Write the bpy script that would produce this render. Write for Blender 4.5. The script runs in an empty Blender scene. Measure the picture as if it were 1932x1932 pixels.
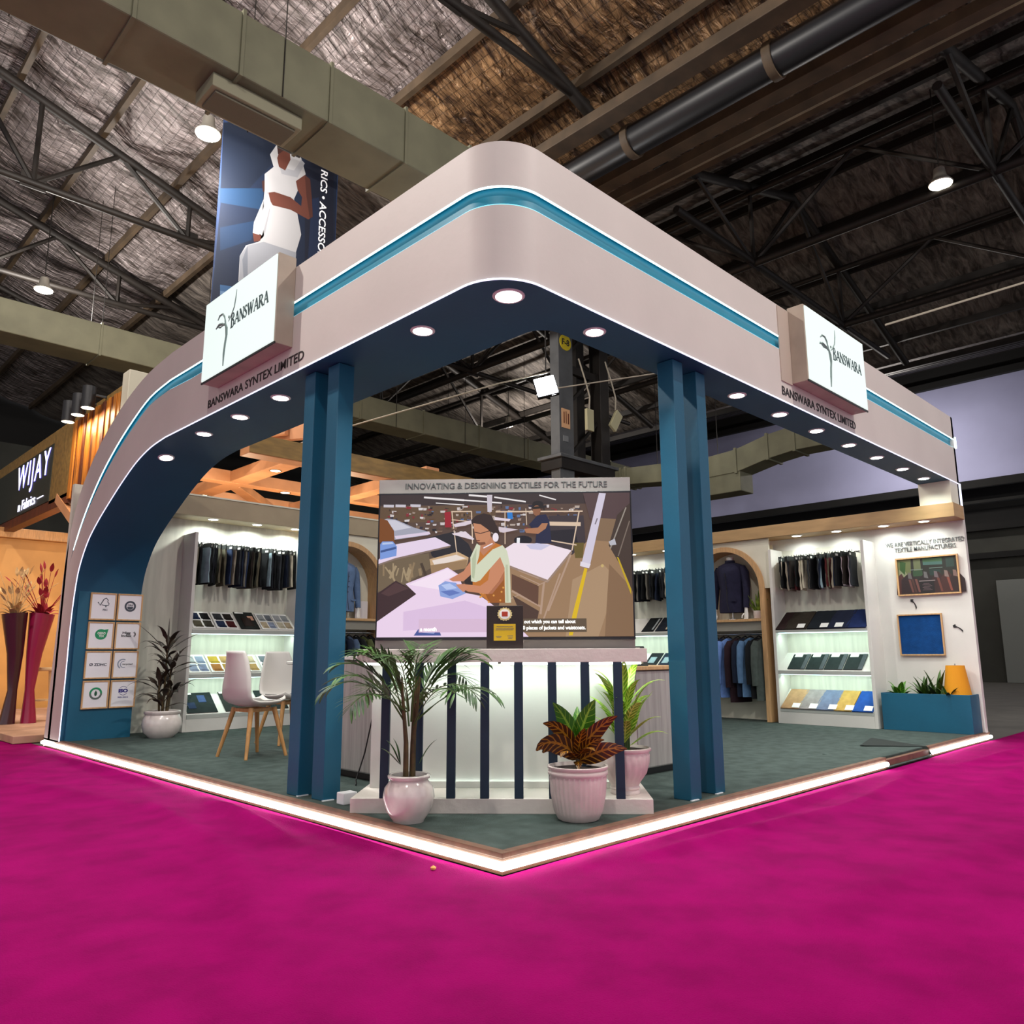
import bpy, math, random
from mathutils import Vector, Matrix, Euler
random.seed(7)
SC = bpy.context.scene
COL = SC.collection
PI = math.pi
def rad(d): return d*PI/180
# ------------------------------------------------------------------ camera
def make_camera():
    f, th, a, ro = 1468.1, .1808, .7907, -.004
    F = Vector((math.cos(a)*math.cos(th), math.sin(a)*math.cos(th), math.sin(th)))
    R = Vector((math.sin(a), -math.cos(a), 0)); U = R.cross(F)
    R2 = R*math.cos(ro)+U*math.sin(ro); U2 = U*math.cos(ro)-R*math.sin(ro)
    cd = bpy.data.cameras.new('camera'); cd.sensor_width = 36; cd.lens = 36*f/1932
    cd.clip_end = 200; cd.clip_start = .05
    c = bpy.data.objects.new('camera', cd); COL.objects.link(c)
    m = Matrix((R2, U2, -F)).transposed().to_4x4(); m.translation = (-2.63, -2.731, 1.0)
    c.matrix_world = m; SC.camera = c
    return f, R2, U2, F
CF, CR_, CU, CFW = make_camera()
def on_plane_y(px, py, y):
    """point of the plane y = const seen at a photograph pixel"""
    d = CFW+CR_*((px-966)/CF)+CU*((966-py)/CF); return Vector((-2.63, -2.731, 1.0))+d*((y+2.731)/d.y)
# ------------------------------------------------------------------ world, exposure
w = bpy.data.worlds.new('hall_air'); SC.world = w; w.use_nodes = True
bg = w.node_tree.nodes['Background']; bg.inputs[0].default_value = (.93, .92, .96, 1); bg.inputs[1].default_value = .8
vs = SC.view_settings; vs.view_transform = 'Standard'; vs.look = 'None'; vs.gamma = 1; vs.exposure = 0
try: vs.use_curve_mapping = False
except Exception: pass
def lamp(kind, name, loc, power, col=(1, 1, 1), size=.1, rot=(0, 0, 0), parent=None, size_y=None, spot=None, spread=None):
    ld = bpy.data.lights.new(name, kind); ld.energy = power; ld.color = col
    if kind == 'AREA':
        ld.shape = 'DISK' if size_y is None else 'RECTANGLE'; ld.size = size
        if size_y: ld.size_y = size_y
        if spread: ld.spread = spread
    else:
        ld.shadow_soft_size = size
        if spot: ld.spot_size = spot; ld.spot_blend = .6
    o = bpy.data.objects.new(name, ld); COL.objects.link(o); o.location = loc; o.rotation_euler = rot
    if parent: o.parent = parent
    return o
# hall high-bay lamps (their housings are built with the hall below)
HALL_LAMPS = [(1.82, 8.72, 9.3), (1.46, 16.7, 9.3), (11.46, .78, 9.1), (16.7, 16.97, 9.3), (-4.2, 5.5, 9.6), (-4.6, -2.6, 9.6), (3.5, -4.6, 9.4), (25, 6.5, 8.4), (15, 9, 9.3)]  # last two are unseen extras, added to brighten the lavender end wall
for i, q in enumerate(HALL_LAMPS):
    if i in (2, 8): lamp('SPOT', 'high_bay_bulb', (q[0], q[1], q[2]-.04), 700, (1, .95, .86), .14, spot=rad(150))
    else: lamp('POINT', 'high_bay_bulb', (q[0], q[1], q[2]-.25), (950, 950, 0, 700, 2000, 900, 1300, 520)[i], (1, .93, .86), .16)
# ------------------------------------------------------------------ colour, materials
def lin(c):
    if isinstance(c, str): c = tuple(int(c[i:i+2], 16) for i in (1, 3, 5))
    o = []
    for v in c[:3]:
        v = v/255
        o.append(v/12.92 if v <= .04045 else ((v+.055)/1.055)**2.4)
    return tuple(o)
MATS = {}
def mat(name, col, rough=.6, metal=0, bump=0, bscale=60, var=0, vscale=4, emit=0, spec=.5, coat=0, stretch=None, col2=None, trans=0, bdist=.01):
    if name in MATS: return MATS[name]
    m = bpy.data.materials.new(name); m.use_nodes = True; MATS[name] = m
    nt = m.node_tree; b = nt.nodes['Principled BSDF']; L = nt.links
    c = lin(col)
    b.inputs['Base Color'].default_value = (*c, 1); b.inputs['Roughness'].default_value = rough; b.inputs['Metallic'].default_value = metal
    b.inputs['Specular IOR Level'].default_value = spec
    if coat: b.inputs['Coat Weight'].default_value = coat; b.inputs['Coat Roughness'].default_value = .1
    if trans: b.inputs['Transmission Weight'].default_value = trans
    tc = nt.nodes.new('ShaderNodeTexCoord'); mp = nt.nodes.new('ShaderNodeMapping'); L.new(tc.outputs['Object'], mp.inputs[0])
    if stretch: mp.inputs['Scale'].default_value = stretch
    if var or col2:
        n = nt.nodes.new('ShaderNodeTexNoise'); n.inputs['Scale'].default_value = vscale; n.inputs['Detail'].default_value = 5
        L.new(mp.outputs[0], n.inputs[0])
        r = nt.nodes.new('ShaderNodeValToRGB'); L.new(n.outputs['Fac'], r.inputs[0])
        r.color_ramp.elements[0].position = .35; r.color_ramp.elements[1].position = .65
        c2 = lin(col2) if col2 else c
        k = var
        r.color_ramp.elements[0].color = (*[x*(1-k) for x in c], 1); r.color_ramp.elements[1].color = (*[min(1, x*(1+k)) for x in c2], 1)
        L.new(r.outputs[0], b.inputs['Base Color'])
    if bump:
        n2 = nt.nodes.new('ShaderNodeTexNoise'); n2.inputs['Scale'].default_value = bscale; n2.inputs['Detail'].default_value = 3
        L.new(mp.outputs[0], n2.inputs[0])
        bn = nt.nodes.new('ShaderNodeBump'); bn.inputs['Strength'].default_value = bump; bn.inputs['Distance'].default_value = bdist
        L.new(n2.outputs['Fac'], bn.inputs['Height']); L.new(bn.outputs[0], b.inputs['Normal'])
    if emit:
        b.inputs['Emission Color'].default_value = (*c, 1); b.inputs['Emission Strength'].default_value = emit
    return m
def mat_attr(name, emit=0, rough=.5, coat=0):
    m = bpy.data.materials.new(name); m.use_nodes = True; nt = m.node_tree; b = nt.nodes['Principled BSDF']
    a = nt.nodes.new('ShaderNodeVertexColor'); a.layer_name = 'Col'
    if emit:
        b.inputs['Base Color'].default_value = (0.01, 0.01, 0.01, 1)
        nt.links.new(a.outputs[0], b.inputs['Emission Color']); b.inputs['Emission Strength'].default_value = emit
        b.inputs['Roughness'].default_value = .6; b.inputs['Specular IOR Level'].default_value = .15
    else:
        nt.links.new(a.outputs[0], b.inputs['Base Color']); b.inputs['Roughness'].default_value = rough
        if coat: b.inputs['Coat Weight'].default_value = coat
    MATS[name] = m; return m
M = {}
M['white'] = mat('white_paint', '#d6d3cd', .55, bump=.06, bscale=35, var=.03, vscale=3)
M['fascia'] = mat('fascia_white_paint', '#d2c9c3', .55, bump=.08, bscale=18, var=.04, vscale=1.2)
M['plinthw'] = mat('plinth_paint', '#d8cdc6', .6, bump=.15, bscale=30, var=.05)
M['teal'] = mat('teal_paint', '#085470', .5, bump=.08, bscale=30, var=.08, vscale=2)
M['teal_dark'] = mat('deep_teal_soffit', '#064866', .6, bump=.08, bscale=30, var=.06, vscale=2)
M['channel'] = mat('channel_cyan', '#0e839c', .45, var=.05)
M['led'] = mat('led_diffuser', '#f6fff6', .4, emit=9)
M['led_thin'] = mat('led_line_cool', '#dfe4ff', .4, emit=1.3)
M['led_cyan'] = mat('led_line_channel', '#d2fbff', .4, emit=3.0)
M['led_soft'] = mat('led_line_soft', '#7cd8f0', .4, emit=1.1)
M['lens'] = mat('lamp_lens', '#fffdf2', .3, emit=14)
M['lens_warm'] = mat('lamp_lens_warm', '#ffe9c0', .3, emit=10)
M['chrome'] = mat('brushed_chrome', '#c8c8c8', .25, 1)
M['black'] = mat('black_plastic', '#141416', .45)
M['blackm'] = mat('black_metal', '#1b1b1d', .4, .6)
M['board_dark'] = mat('dark_sample_board', '#1c2220', .7, bump=.2, bscale=200)
M['slat'] = mat('navy_slat_paint', '#0f2a3f', .5, bump=.05, bscale=40)
M['cornice'] = mat('tan_cornice_laminate', '#b08f62', .5, var=.08, vscale=3, stretch=(1, 1, 6), bump=.05)
M['cornice_l'] = mat('beige_cornice_paint', '#a39479', .55, var=.05)
M['oak'] = mat('oak_veneer', '#c39a6b', .5, var=.12, vscale=5, stretch=(8, 8, 1), bump=.05)
M['beech'] = mat('beech_wood', '#b98650', .45, var=.15, vscale=6, stretch=(9, 9, 1.2), bump=.05)
M['cream'] = mat('cream_wall_paint', '#dcd9c6', .6, bump=.05, bscale=20, var=.03)
M['fabricwall'] = mat('pale_streaked_wall', '#cfcdbf', .6, var=.09, vscale=3, stretch=(5, 5, .5))  # pale wall colour with faint upright streaks
M['greywood'] = mat('grey_woodgrain_laminate', '#a09a96', .55, var=.14, vscale=4, stretch=(9, 9, .5), bump=.05)
M['carpet_grey'] = mat('grey_needle_carpet', '#48524f', .95, bump=.5, bscale=220, var=.18, vscale=9, spec=.1)
M['carpet_pink'] = mat('magenta_aisle_carpet', '#8c0058', .95, bump=.6, bscale=160, var=.14, vscale=3.5, spec=.05)
M['concrete'] = mat('hall_concrete', '#55534f', .8, bump=.2, bscale=8, var=.15, vscale=2)
M['brownedge'] = mat('walnut_edge_trim', '#6e4a38', .5, var=.2, vscale=12)
M['mannequin'] = mat('gloss_white_plastic', '#e9e8e4', .25, coat=.5)
M['chairshell'] = mat('chair_shell_plastic', '#d9d2cc', .4, spec=.5)
M['cushion'] = mat('grey_cushion', '#77736f', .7, bump=.2)
M['soil'] = mat('dark_soil', '#2a1d15', .95, bump=.8, bscale=60)
M['pot_gloss'] = mat('glazed_white_ceramic', '#dccfca', .18, coat=.8, var=.06, vscale=12)
M['pot_matt'] = mat('matt_white_ceramic', '#dccbc6', .5, var=.07, vscale=9, bump=.1)
M['stem'] = mat('palm_cane', '#4a3a1a', .6, var=.3, vscale=20)
M['stemg'] = mat('green_stem', '#3c5220', .6)
M['palm'] = mat('palm_leaf_green', '#1c360a', .5, var=.35, vscale=9, col2='#345812')
M['dracaena'] = mat('purple_dracaena_leaf', '#2b1d1c', .4, var=.3, vscale=8, col2='#3a2e22')
M['snake'] = mat('snake_leaf', '#3f5f1c', .5, var=.35, vscale=14, col2='#7d9430')
M['paper'] = mat('white_paper', '#e4e2e6', .7, var=.02)
M['label'] = mat('label_card', '#eeeeea', .7)
M['ink'] = mat('black_ink', '#1c1a1c', .6)
M['greyink'] = mat('grey_ink', '#5b5d5c', .6)
M['logogrey'] = mat('logo_grey_green', '#7d9490', .6)
M['logodark'] = mat('logo_slate', '#3f5658', .6)
M['logotan'] = mat('logo_tan', '#a39a78', .6)
M['ambershade'] = mat('mustard_lamp_fabric', '#d98f0a', .8, bump=.3, bscale=180)
M['duct'] = mat('olive_duct_cloth', '#6b6a55', .7, bump=.25, bscale=5, var=.12, vscale=2)
M['steel'] = mat('dark_hall_steel', '#1c1713', .6, .2, var=.3, vscale=3)
M['steelbrown'] = mat('brown_purlin_steel', '#4a3c2c', .65, .1, var=.25, vscale=3)
M['steelgrey'] = mat('grey_column_paint', '#56585a', .5, .2, var=.15, vscale=3)
M['cable'] = mat('beige_cable', '#9c9484', .6)
M['lavender'] = mat('violet_lit_hall_wall', '#9c9ec0', .7, var=.07, vscale=.4)  # white wall; the violet light on it is put into this colour
M['hallwall'] = mat('dim_hall_wall', '#33342f', .8, var=.3, vscale=.5)
M['darkopen'] = mat('dark_opening', '#0c0c0c', .9)
M['pine'] = mat('golden_pine', '#b06a1c', .5, var=.35, vscale=3, stretch=(5, 5, .6), bump=.05)
M['pine2'] = mat('stained_pine_brown', '#5c280a', .5, var=.3, vscale=3, stretch=(5, 5, .6))
M['beam'] = mat('orange_timber', '#c28a60', .55, var=.12, vscale=2, bump=.05)
M['olivewood'] = mat('olive_plywood', '#7a5e2c', .6, var=.25, vscale=3, stretch=(1, 4, 4))
M['tanwall'] = mat('tan_panel_wall', '#c58e4c', .6, var=.15, vscale=1.2)
M['yellow'] = mat('yellow_disc_paint', '#c9b41c', .6)
M['pic'] = mat_attr('printed_picture', 0, .55)
M['pic_lit'] = mat_attr('screen_picture', 1.0)
M['lightbox'] = mat('lit_acrylic', '#f0fcf8', .5, emit=.96, spec=.1)
M['lightbox'].node_tree.nodes['Principled BSDF'].inputs['Base Color'].default_value = (.12, .13, .13, 1)
def fabric(col, rough=.9):
    k = 'cloth_' + (col if isinstance(col, str) else '%02x%02x%02x' % tuple(col)).strip('#')
    return mat(k, col, rough, bump=.25, bscale=120, var=.12, vscale=14, spec=.2)
def leaf_mat(name, base, vein, n=9, thick=.3):
    m = bpy.data.materials.new(name); m.use_nodes = True; nt = m.node_tree; b = nt.nodes['Principled BSDF']; L = nt.links
    uv = nt.nodes.new('ShaderNodeUVMap'); sp = nt.nodes.new('ShaderNodeSeparateXYZ'); L.new(uv.outputs[0], sp.inputs[0])
    def mth(op, a, bb=None):
        x = nt.nodes.new('ShaderNodeMath'); x.operation = op
        for i, q in enumerate((a, bb)):
            if q is None: continue
            if isinstance(q, (int, float)): x.inputs[i].default_value = q
            else: L.new(q, x.inputs[i])
        return x.outputs[0]
    au = mth('ABSOLUTE', mth('SUBTRACT', sp.outputs[0], .5))
    s = mth('ABSOLUTE', mth('SINE', mth('MULTIPLY', mth('SUBTRACT', sp.outputs[1], mth('MULTIPLY', au, .35)), PI*n)))
    v1 = mth('LESS_THAN', s, thick); v2 = mth('LESS_THAN', au, .06); v = mth('MAXIMUM', v1, v2)
    nz = nt.nodes.new('ShaderNodeTexNoise'); nz.inputs['Scale'].default_value = 25
    mx = nt.nodes.new('ShaderNodeMix'); mx.data_type = 'RGBA'; L.new(mth('MULTIPLY', v, mth('ADD', nz.outputs[0], .3)), mx.inputs[0])
    mx.inputs[6].default_value = (*lin(base), 1); mx.inputs[7].default_value = (*lin(vein), 1)
    L.new(mx.outputs[2], b.inputs['Base Color']); b.inputs['Roughness'].default_value = .4
    b.inputs['Subsurface Weight'].default_value = .35; b.inputs['Subsurface Radius'].default_value = (.02, .03, .01)
    MATS[name] = m; return m
M['croton_r'] = leaf_mat('croton_leaf_bronze', '#421c06', '#b8801c', 8, .4)
M['croton_g'] = leaf_mat('croton_leaf_green', '#2c6a0c', '#92bc40', 7, .16)
M['dieff'] = leaf_mat('variegated_leaf', '#6fa01c', '#dcea70', 9, .5)
# ------------------------------------------------------------------ mesh building
class MB:
    def __init__(s): s.v = []; s.f = []; s.m = []; s.uv = {}; s.c = {}
    def add(s, vs, fs, m=0, uvs=None, col=None):
        o = len(s.v); s.v += [tuple(x) for x in vs]
        for i, f in enumerate(fs):
            if uvs: s.uv[len(s.f)] = uvs[i]
            if col is not None: s.c[len(s.f)] = col
            s.f.append([o+k for k in f]); s.m.append(m)
        return s
    def box(s, x0, x1, y0, y1, z0, z1, m=0, rz=0, piv=None):
        vs = [(x, y, z) for x in (x0, x1) for y in (y0, y1) for z in (z0, z1)]
        if rz:
            p = piv or ((x0+x1)/2, (y0+y1)/2); c, sn = math.cos(rz), math.sin(rz)
            vs = [(p[0]+(x-p[0])*c-(y-p[1])*sn, p[1]+(x-p[0])*sn+(y-p[1])*c, z) for x, y, z in vs]
        return s.add(vs, [(0, 1, 3, 2), (4, 6, 7, 5), (0, 4, 5, 1), (2, 3, 7, 6), (0, 2, 6, 4), (1, 5, 7, 3)], m)
    def beam(s, a, b, w, h=None, m=0, up=(0, 0, 1)):
        a, b = Vector(a), Vector(b); h = h or w; d = (b-a).normalized(); up = Vector(up)
        if abs(d.dot(up)) > .98: up = Vector((0, 1, 0))
        r = d.cross(up).normalized(); u = r.cross(d)
        vs = [p+r*i*w/2+u*j*h/2 for p in (a, b) for i, j in ((-1, -1), (1, -1), (1, 1), (-1, 1))]
        return s.add(vs, [(3, 2, 1, 0), (4, 5, 6, 7), (0, 1, 5, 4), (1, 2, 6, 5), (2, 3, 7, 6), (3, 0, 4, 7)], m)
    def tube(s, pts, r, n=8, m=0, cap=True):
        pts = [Vector(p) for p in pts]; rs = r if isinstance(r, (list, tuple)) else [r]*len(pts)
        vs = []; ref = None
        for i, p in enumerate(pts):
            d = (pts[min(i+1, len(pts)-1)]-pts[max(i-1, 0)]).normalized()
            if ref is None: ref = Vector((0, 0, 1)) if abs(d.z) < .9 else Vector((1, 0, 0))
            a = d.cross(ref).normalized(); b = a.cross(d).normalized(); ref = b if abs(d.dot(b)) < .9 else ref
            vs += [p+(a*math.cos(2*PI*k/n)+b*math.sin(2*PI*k/n))*rs[i] for k in range(n)]
        fs = [(i*n+k, i*n+(k+1) % n, (i+1)*n+(k+1) % n, (i+1)*n+k) for i in range(len(pts)-1) for k in range(n)]
        if cap: fs += [tuple(range(n))[::-1], tuple((len(pts)-1)*n+k for k in range(n))]
        return s.add(vs, fs, m)
    def lathe(s, prof, n=32, c=(0, 0), m=0, flute=None, cap=True, sx=1, sy=1):
        vs = []
        for r, z in prof:
            for k in range(n):
                t = 2*PI*k/n; rr = r*(1+(flute(t, z) if flute else 0))
                vs.append((c[0]+sx*rr*math.cos(t), c[1]+sy*rr*math.sin(t), z))
        fs = [(i*n+k, i*n+(k+1) % n, (i+1)*n+(k+1) % n, (i+1)*n+k) for i in range(len(prof)-1) for k in range(n)]
        if cap: fs += [tuple(range(n))[::-1], tuple((len(prof)-1)*n+k for k in range(n))]
        return s.add(vs, fs, m)
    def prism(s, poly, fn, d0, d1, m=0):
        """poly of 2-D points, fn(u, v, d) -> xyz"""
        n = len(poly); vs = [fn(u, v, d0) for u, v in poly]+[fn(u, v, d1) for u, v in poly]
        return s.add(vs, [tuple(range(n))[::-1], tuple(range(n, 2*n))]+[(k, (k+1) % n, n+(k+1) % n, n+k) for k in range(n)], m)
    def loft(s, rings, m=0, closed=True, cap=True):
        n = len(rings[0]); vs = [p for r in rings for p in r]; kk = n if closed else n-1
        fs = [(i*n+k, i*n+(k+1) % n, (i+1)*n+(k+1) % n, (i+1)*n+k) for i in range(len(rings)-1) for k in range(kk)]
        if cap and closed: fs += [tuple(range(n))[::-1], tuple((len(rings)-1)*n+k for k in range(n))]
        return s.add(vs, fs, m)
    def leaf(s, base, az, el, length, width, droop=.6, m=0, seg=8, fold=.25, tip=1.6, stalk=.1, roll=0):
        """a blade that leaves base towards az at elevation el and bends down"""
        p = Vector(base); d = Vector((math.cos(az)*math.cos(el), math.sin(az)*math.cos(el), math.sin(el)))
        side = Vector((-math.sin(az), math.cos(az), 0)); vs = []; step = length/seg
        for i in range(seg+1):
            t = i/seg; ww = width/2*(max(.04, math.sin(PI*min(1, (t*.93+stalk*.4))**.8)))
            if t < stalk: ww *= .35
            nrm = side.cross(d).normalized(); s2 = side*math.cos(roll)+nrm*math.sin(roll); n2 = nrm*math.cos(roll)-side*math.sin(roll)
            vs += [p-s2*ww+n2*ww*fold, p, p+s2*ww+n2*ww*fold]
            e = el-droop*t*t*1.6
            d = Vector((math.cos(az)*math.cos(e), math.sin(az)*math.cos(e), math.sin(e))); p = p+d*step
        fs = []; uvs = []
        for i in range(seg):
            for j in (0, 1):
                fs.append((i*3+j, i*3+j+1, i*3+j+4, i*3+j+3))
                u0, u1 = j*.5, j*.5+.5; uvs.append([(u0, i/seg), (u1, i/seg), (u1, (i+1)/seg), (u0, (i+1)/seg)])
        return s.add(vs, fs, m, uvs)
    def build(s, name, mats, parent=None, smooth=None, bevel=0, label=None, loc=None, solid=0):
        me = bpy.data.meshes.new(name); me.from_pydata(s.v, [], s.f)
        for mm in (mats if isinstance(mats, (list, tuple)) else [mats]): me.materials.append(mm)
        me.polygons.foreach_set('material_index', s.m)
        if s.uv:
            l = me.uv_layers.new(name='UVMap')
            for fi, uv in s.uv.items():
                for k, li in enumerate(me.polygons[fi].loop_indices): l.data[li].uv = uv[k]
        if s.c:
            a = me.color_attributes.new('Col', 'FLOAT_COLOR', 'CORNER')
            for fi, c in s.c.items():
                for li in me.polygons[fi].loop_indices: a.data[li].color = (*c, 1)
        if smooth is not None:
            me.polygons.foreach_set('use_smooth', [True]*len(me.polygons)); me.update()
            me.set_sharp_from_angle(angle=rad(smooth))
        me.update()
        o = bpy.data.objects.new(name, me); COL.objects.link(o)
        if parent: o.parent = parent
        if loc: o.location = loc
        if bevel:
            b = o.modifiers.new('bevel', 'BEVEL'); b.width = bevel; b.segments = 2; b.limit_method = 'ANGLE'; b.angle_limit = rad(40)
        if solid:
            b = o.modifiers.new('solid', 'SOLIDIFY'); b.thickness = solid; b.offset = 0
        if label: o['label'] = label
        return o
def thing(name, label, cat, loc=(0, 0, 0), rz=0, group=None):
    o = bpy.data.objects.new(name, None); COL.objects.link(o); o.empty_display_size = .1
    o.location = loc; o.rotation_euler = (0, 0, rz); o['label'] = label; o['category'] = cat
    if group: o['group'] = group
    return o
def tag(o, label, cat, group=None, kind=None):
    o['label'] = label; o['category'] = cat
    if group: o['group'] = group
    if kind: o['kind'] = kind
    return o
def struct(o): o['kind'] = 'structure'; return o
def copy_tree(o, parent=None):
    c = o.copy(); COL.objects.link(c); c.parent = parent
    for ch in list(o.children): copy_tree(ch, c)
    return c
ORD = ['first', 'second', 'third', 'fourth', 'fifth', 'sixth', 'seventh', 'eighth', 'ninth', 'tenth', 'eleventh', 'twelfth', 'thirteenth', 'fourteenth', 'fifteenth', 'sixteenth', 'seventeenth', 'eighteenth', 'nineteenth', 'twentieth', 'twenty-first', 'twenty-second', 'twenty-third', 'twenty-fourth', 'twenty-fifth', 'twenty-sixth', 'twenty-seventh', 'twenty-eighth', 'twenty-ninth', 'thirtieth']
def text(s, name, m, parent, width, height, pos, rot=(PI/2, 0, 0), depth=.003, bold=0, align='c', shear=0, mirror=False, serif=False, space=1):
    cu = bpy.data.curves.new(name, 'FONT'); cu.body = s; cu.extrude = .01; cu.offset = bold; cu.resolution_u = 3; cu.shear = shear; cu.space_line = .9; cu.space_character = space
    cu.align_x = 'CENTER'
    t = bpy.data.objects.new(name, cu); COL.objects.link(t)
    bpy.context.view_layer.update()
    me = bpy.data.meshes.new_from_object(t); bpy.data.objects.remove(t)
    xs = [v.co.x for v in me.vertices]; ys = [v.co.y for v in me.vertices]
    x0, x1, y0, y1 = min(xs), max(xs), min(ys), max(ys); sx = width/(x1-x0); sy = height/(y1-y0)
    ox = {'c': (x0+x1)/2, 'l': x0, 'r': x1}[align]
    for v in me.vertices: v.co = ((v.co.x-ox)*sx, (v.co.y-y0)*sy, v.co.z/.01*depth/2+depth/2)
    me.materials.clear(); me.materials.append(m); me.name = name
    o = bpy.data.objects.new(name, me); COL.objects.link(o); o.location = pos; o.rotation_euler = rot
    if parent: o.parent = parent
    return o
FRONT = (PI/2, 0, 0)             # a text that faces local -y
def picture(name, polys, fn, parent, lit=False, label=None, gap=.0006):
    """polys: (rgb, [(u, v)...]) painted back to front; fn(u, v, lift) -> xyz"""
    b = MB()
    for i, (c, pts) in enumerate(polys):
        b.add([fn(u, v, i*.00004) for u, v in pts], [tuple(range(len(pts)))], col=lin(c))
    return b.build(name, M['pic_lit'] if lit else M['pic'], parent, label=label)
def ell(cx, cy, rx, ry, n=14, a=0):
    o = []
    for k in range(n):
        t = 2*PI*k/n; x, y = rx*math.cos(t), ry*math.sin(t)
        o.append((cx+x*math.cos(a)-y*math.sin(a), cy+x*math.sin(a)+y*math.cos(a)))
    return o
def bar(x0, y0, x1, y1, w):
    dx, dy = x1-x0, y1-y0; l = math.hypot(dx, dy) or 1; nx, ny = -dy/l*w/2, dx/l*w/2
    return [(x0+nx, y0+ny), (x1+nx, y1+ny), (x1-nx, y1-ny), (x0-nx, y0-ny)]
ZP = .097                        # top of the raised platform
# ================================================================== HALL
struct(MB().box(-16, 30, -12, 32, -.2, -.004).build('floor', M['concrete']))
def carpet():
    def hgt(x, y):
        z = .004
        for (ax, ay, bx, by, w_, h_) in FOLDS:
            dx, dy = bx-ax, by-ay; l2 = dx*dx+dy*dy; t = max(0, min(1, ((x-ax)*dx+(y-ay)*dy)/l2))
            px, py = ax+dx*t, ay+dy*t; d = math.hypot(x-px, y-py); z += 1.9*h_*math.exp(-(d/w_)**2)*math.sin(PI*min(1, t*.9+.08))
        z += .0025*math.sin(x*2.1+y*1.3)+.002*math.sin(x*.9-y*2.7+1)
        return max(z, .001)
    b = MB()
    def patch(x0, x1, y0, y1, st):
        nx, ny = int(round((x1-x0)/st)), int(round((y1-y0)/st))
        vs = [(x0+(x1-x0)*i/nx, y0+(y1-y0)*j/ny, hgt(x0+(x1-x0)*i/nx, y0+(y1-y0)*j/ny)) for i in range(nx+1) for j in range(ny+1)]
        b.add(vs, [(i*(ny+1)+j, (i+1)*(ny+1)+j, (i+1)*(ny+1)+j+1, i*(ny+1)+j+1) for i in range(nx) for j in range(ny)])
    patch(-2.4, -.012, -2.4, 8.4, .042); patch(-.012, 9.6, -2.4, -.012, .042)
    patch(-6, -2.4, -5, 12, .3); patch(-2.4, 10.2, -5, -2.4, .3)
    return tag(b.build('aisle_carpet', M['carpet_pink'], smooth=50), 'bright magenta aisle carpet with loose folds around the raised stand', 'carpet')
FOLDS = [(-.16, 6.5, -.12, 3.2, .05, .016), (-.12, 2.9, -.35, 1.2, .06, .026), (-.1, 2.2, -.1, .1, .035, .014), (-.35, 3.6, -.8, .6, .07, .012), (-.9, 5, -.5, 2.6, .1, .01),
         (-.55, 1.7, -1.3, -.4, .09, .009), (.1, -.15, 4.6, -.12, .05, .015), (.5, -.22, 3.2, -.45, .05, .012), (2.2, -.5, 5.6, -.2, .06, .014), (3.2, -.9, 7.8, -.75, .1, .012),
         (4.2, -.25, 5.2, -.16, .05, .022), (5.2, -.35, 8.6, -.6, .06, .012), (-1.6, 3.9, -.2, 6.1, .08, .009), (.2, -1.2, 3.4, -1.5, .12, .008)]
carpet()
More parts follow.
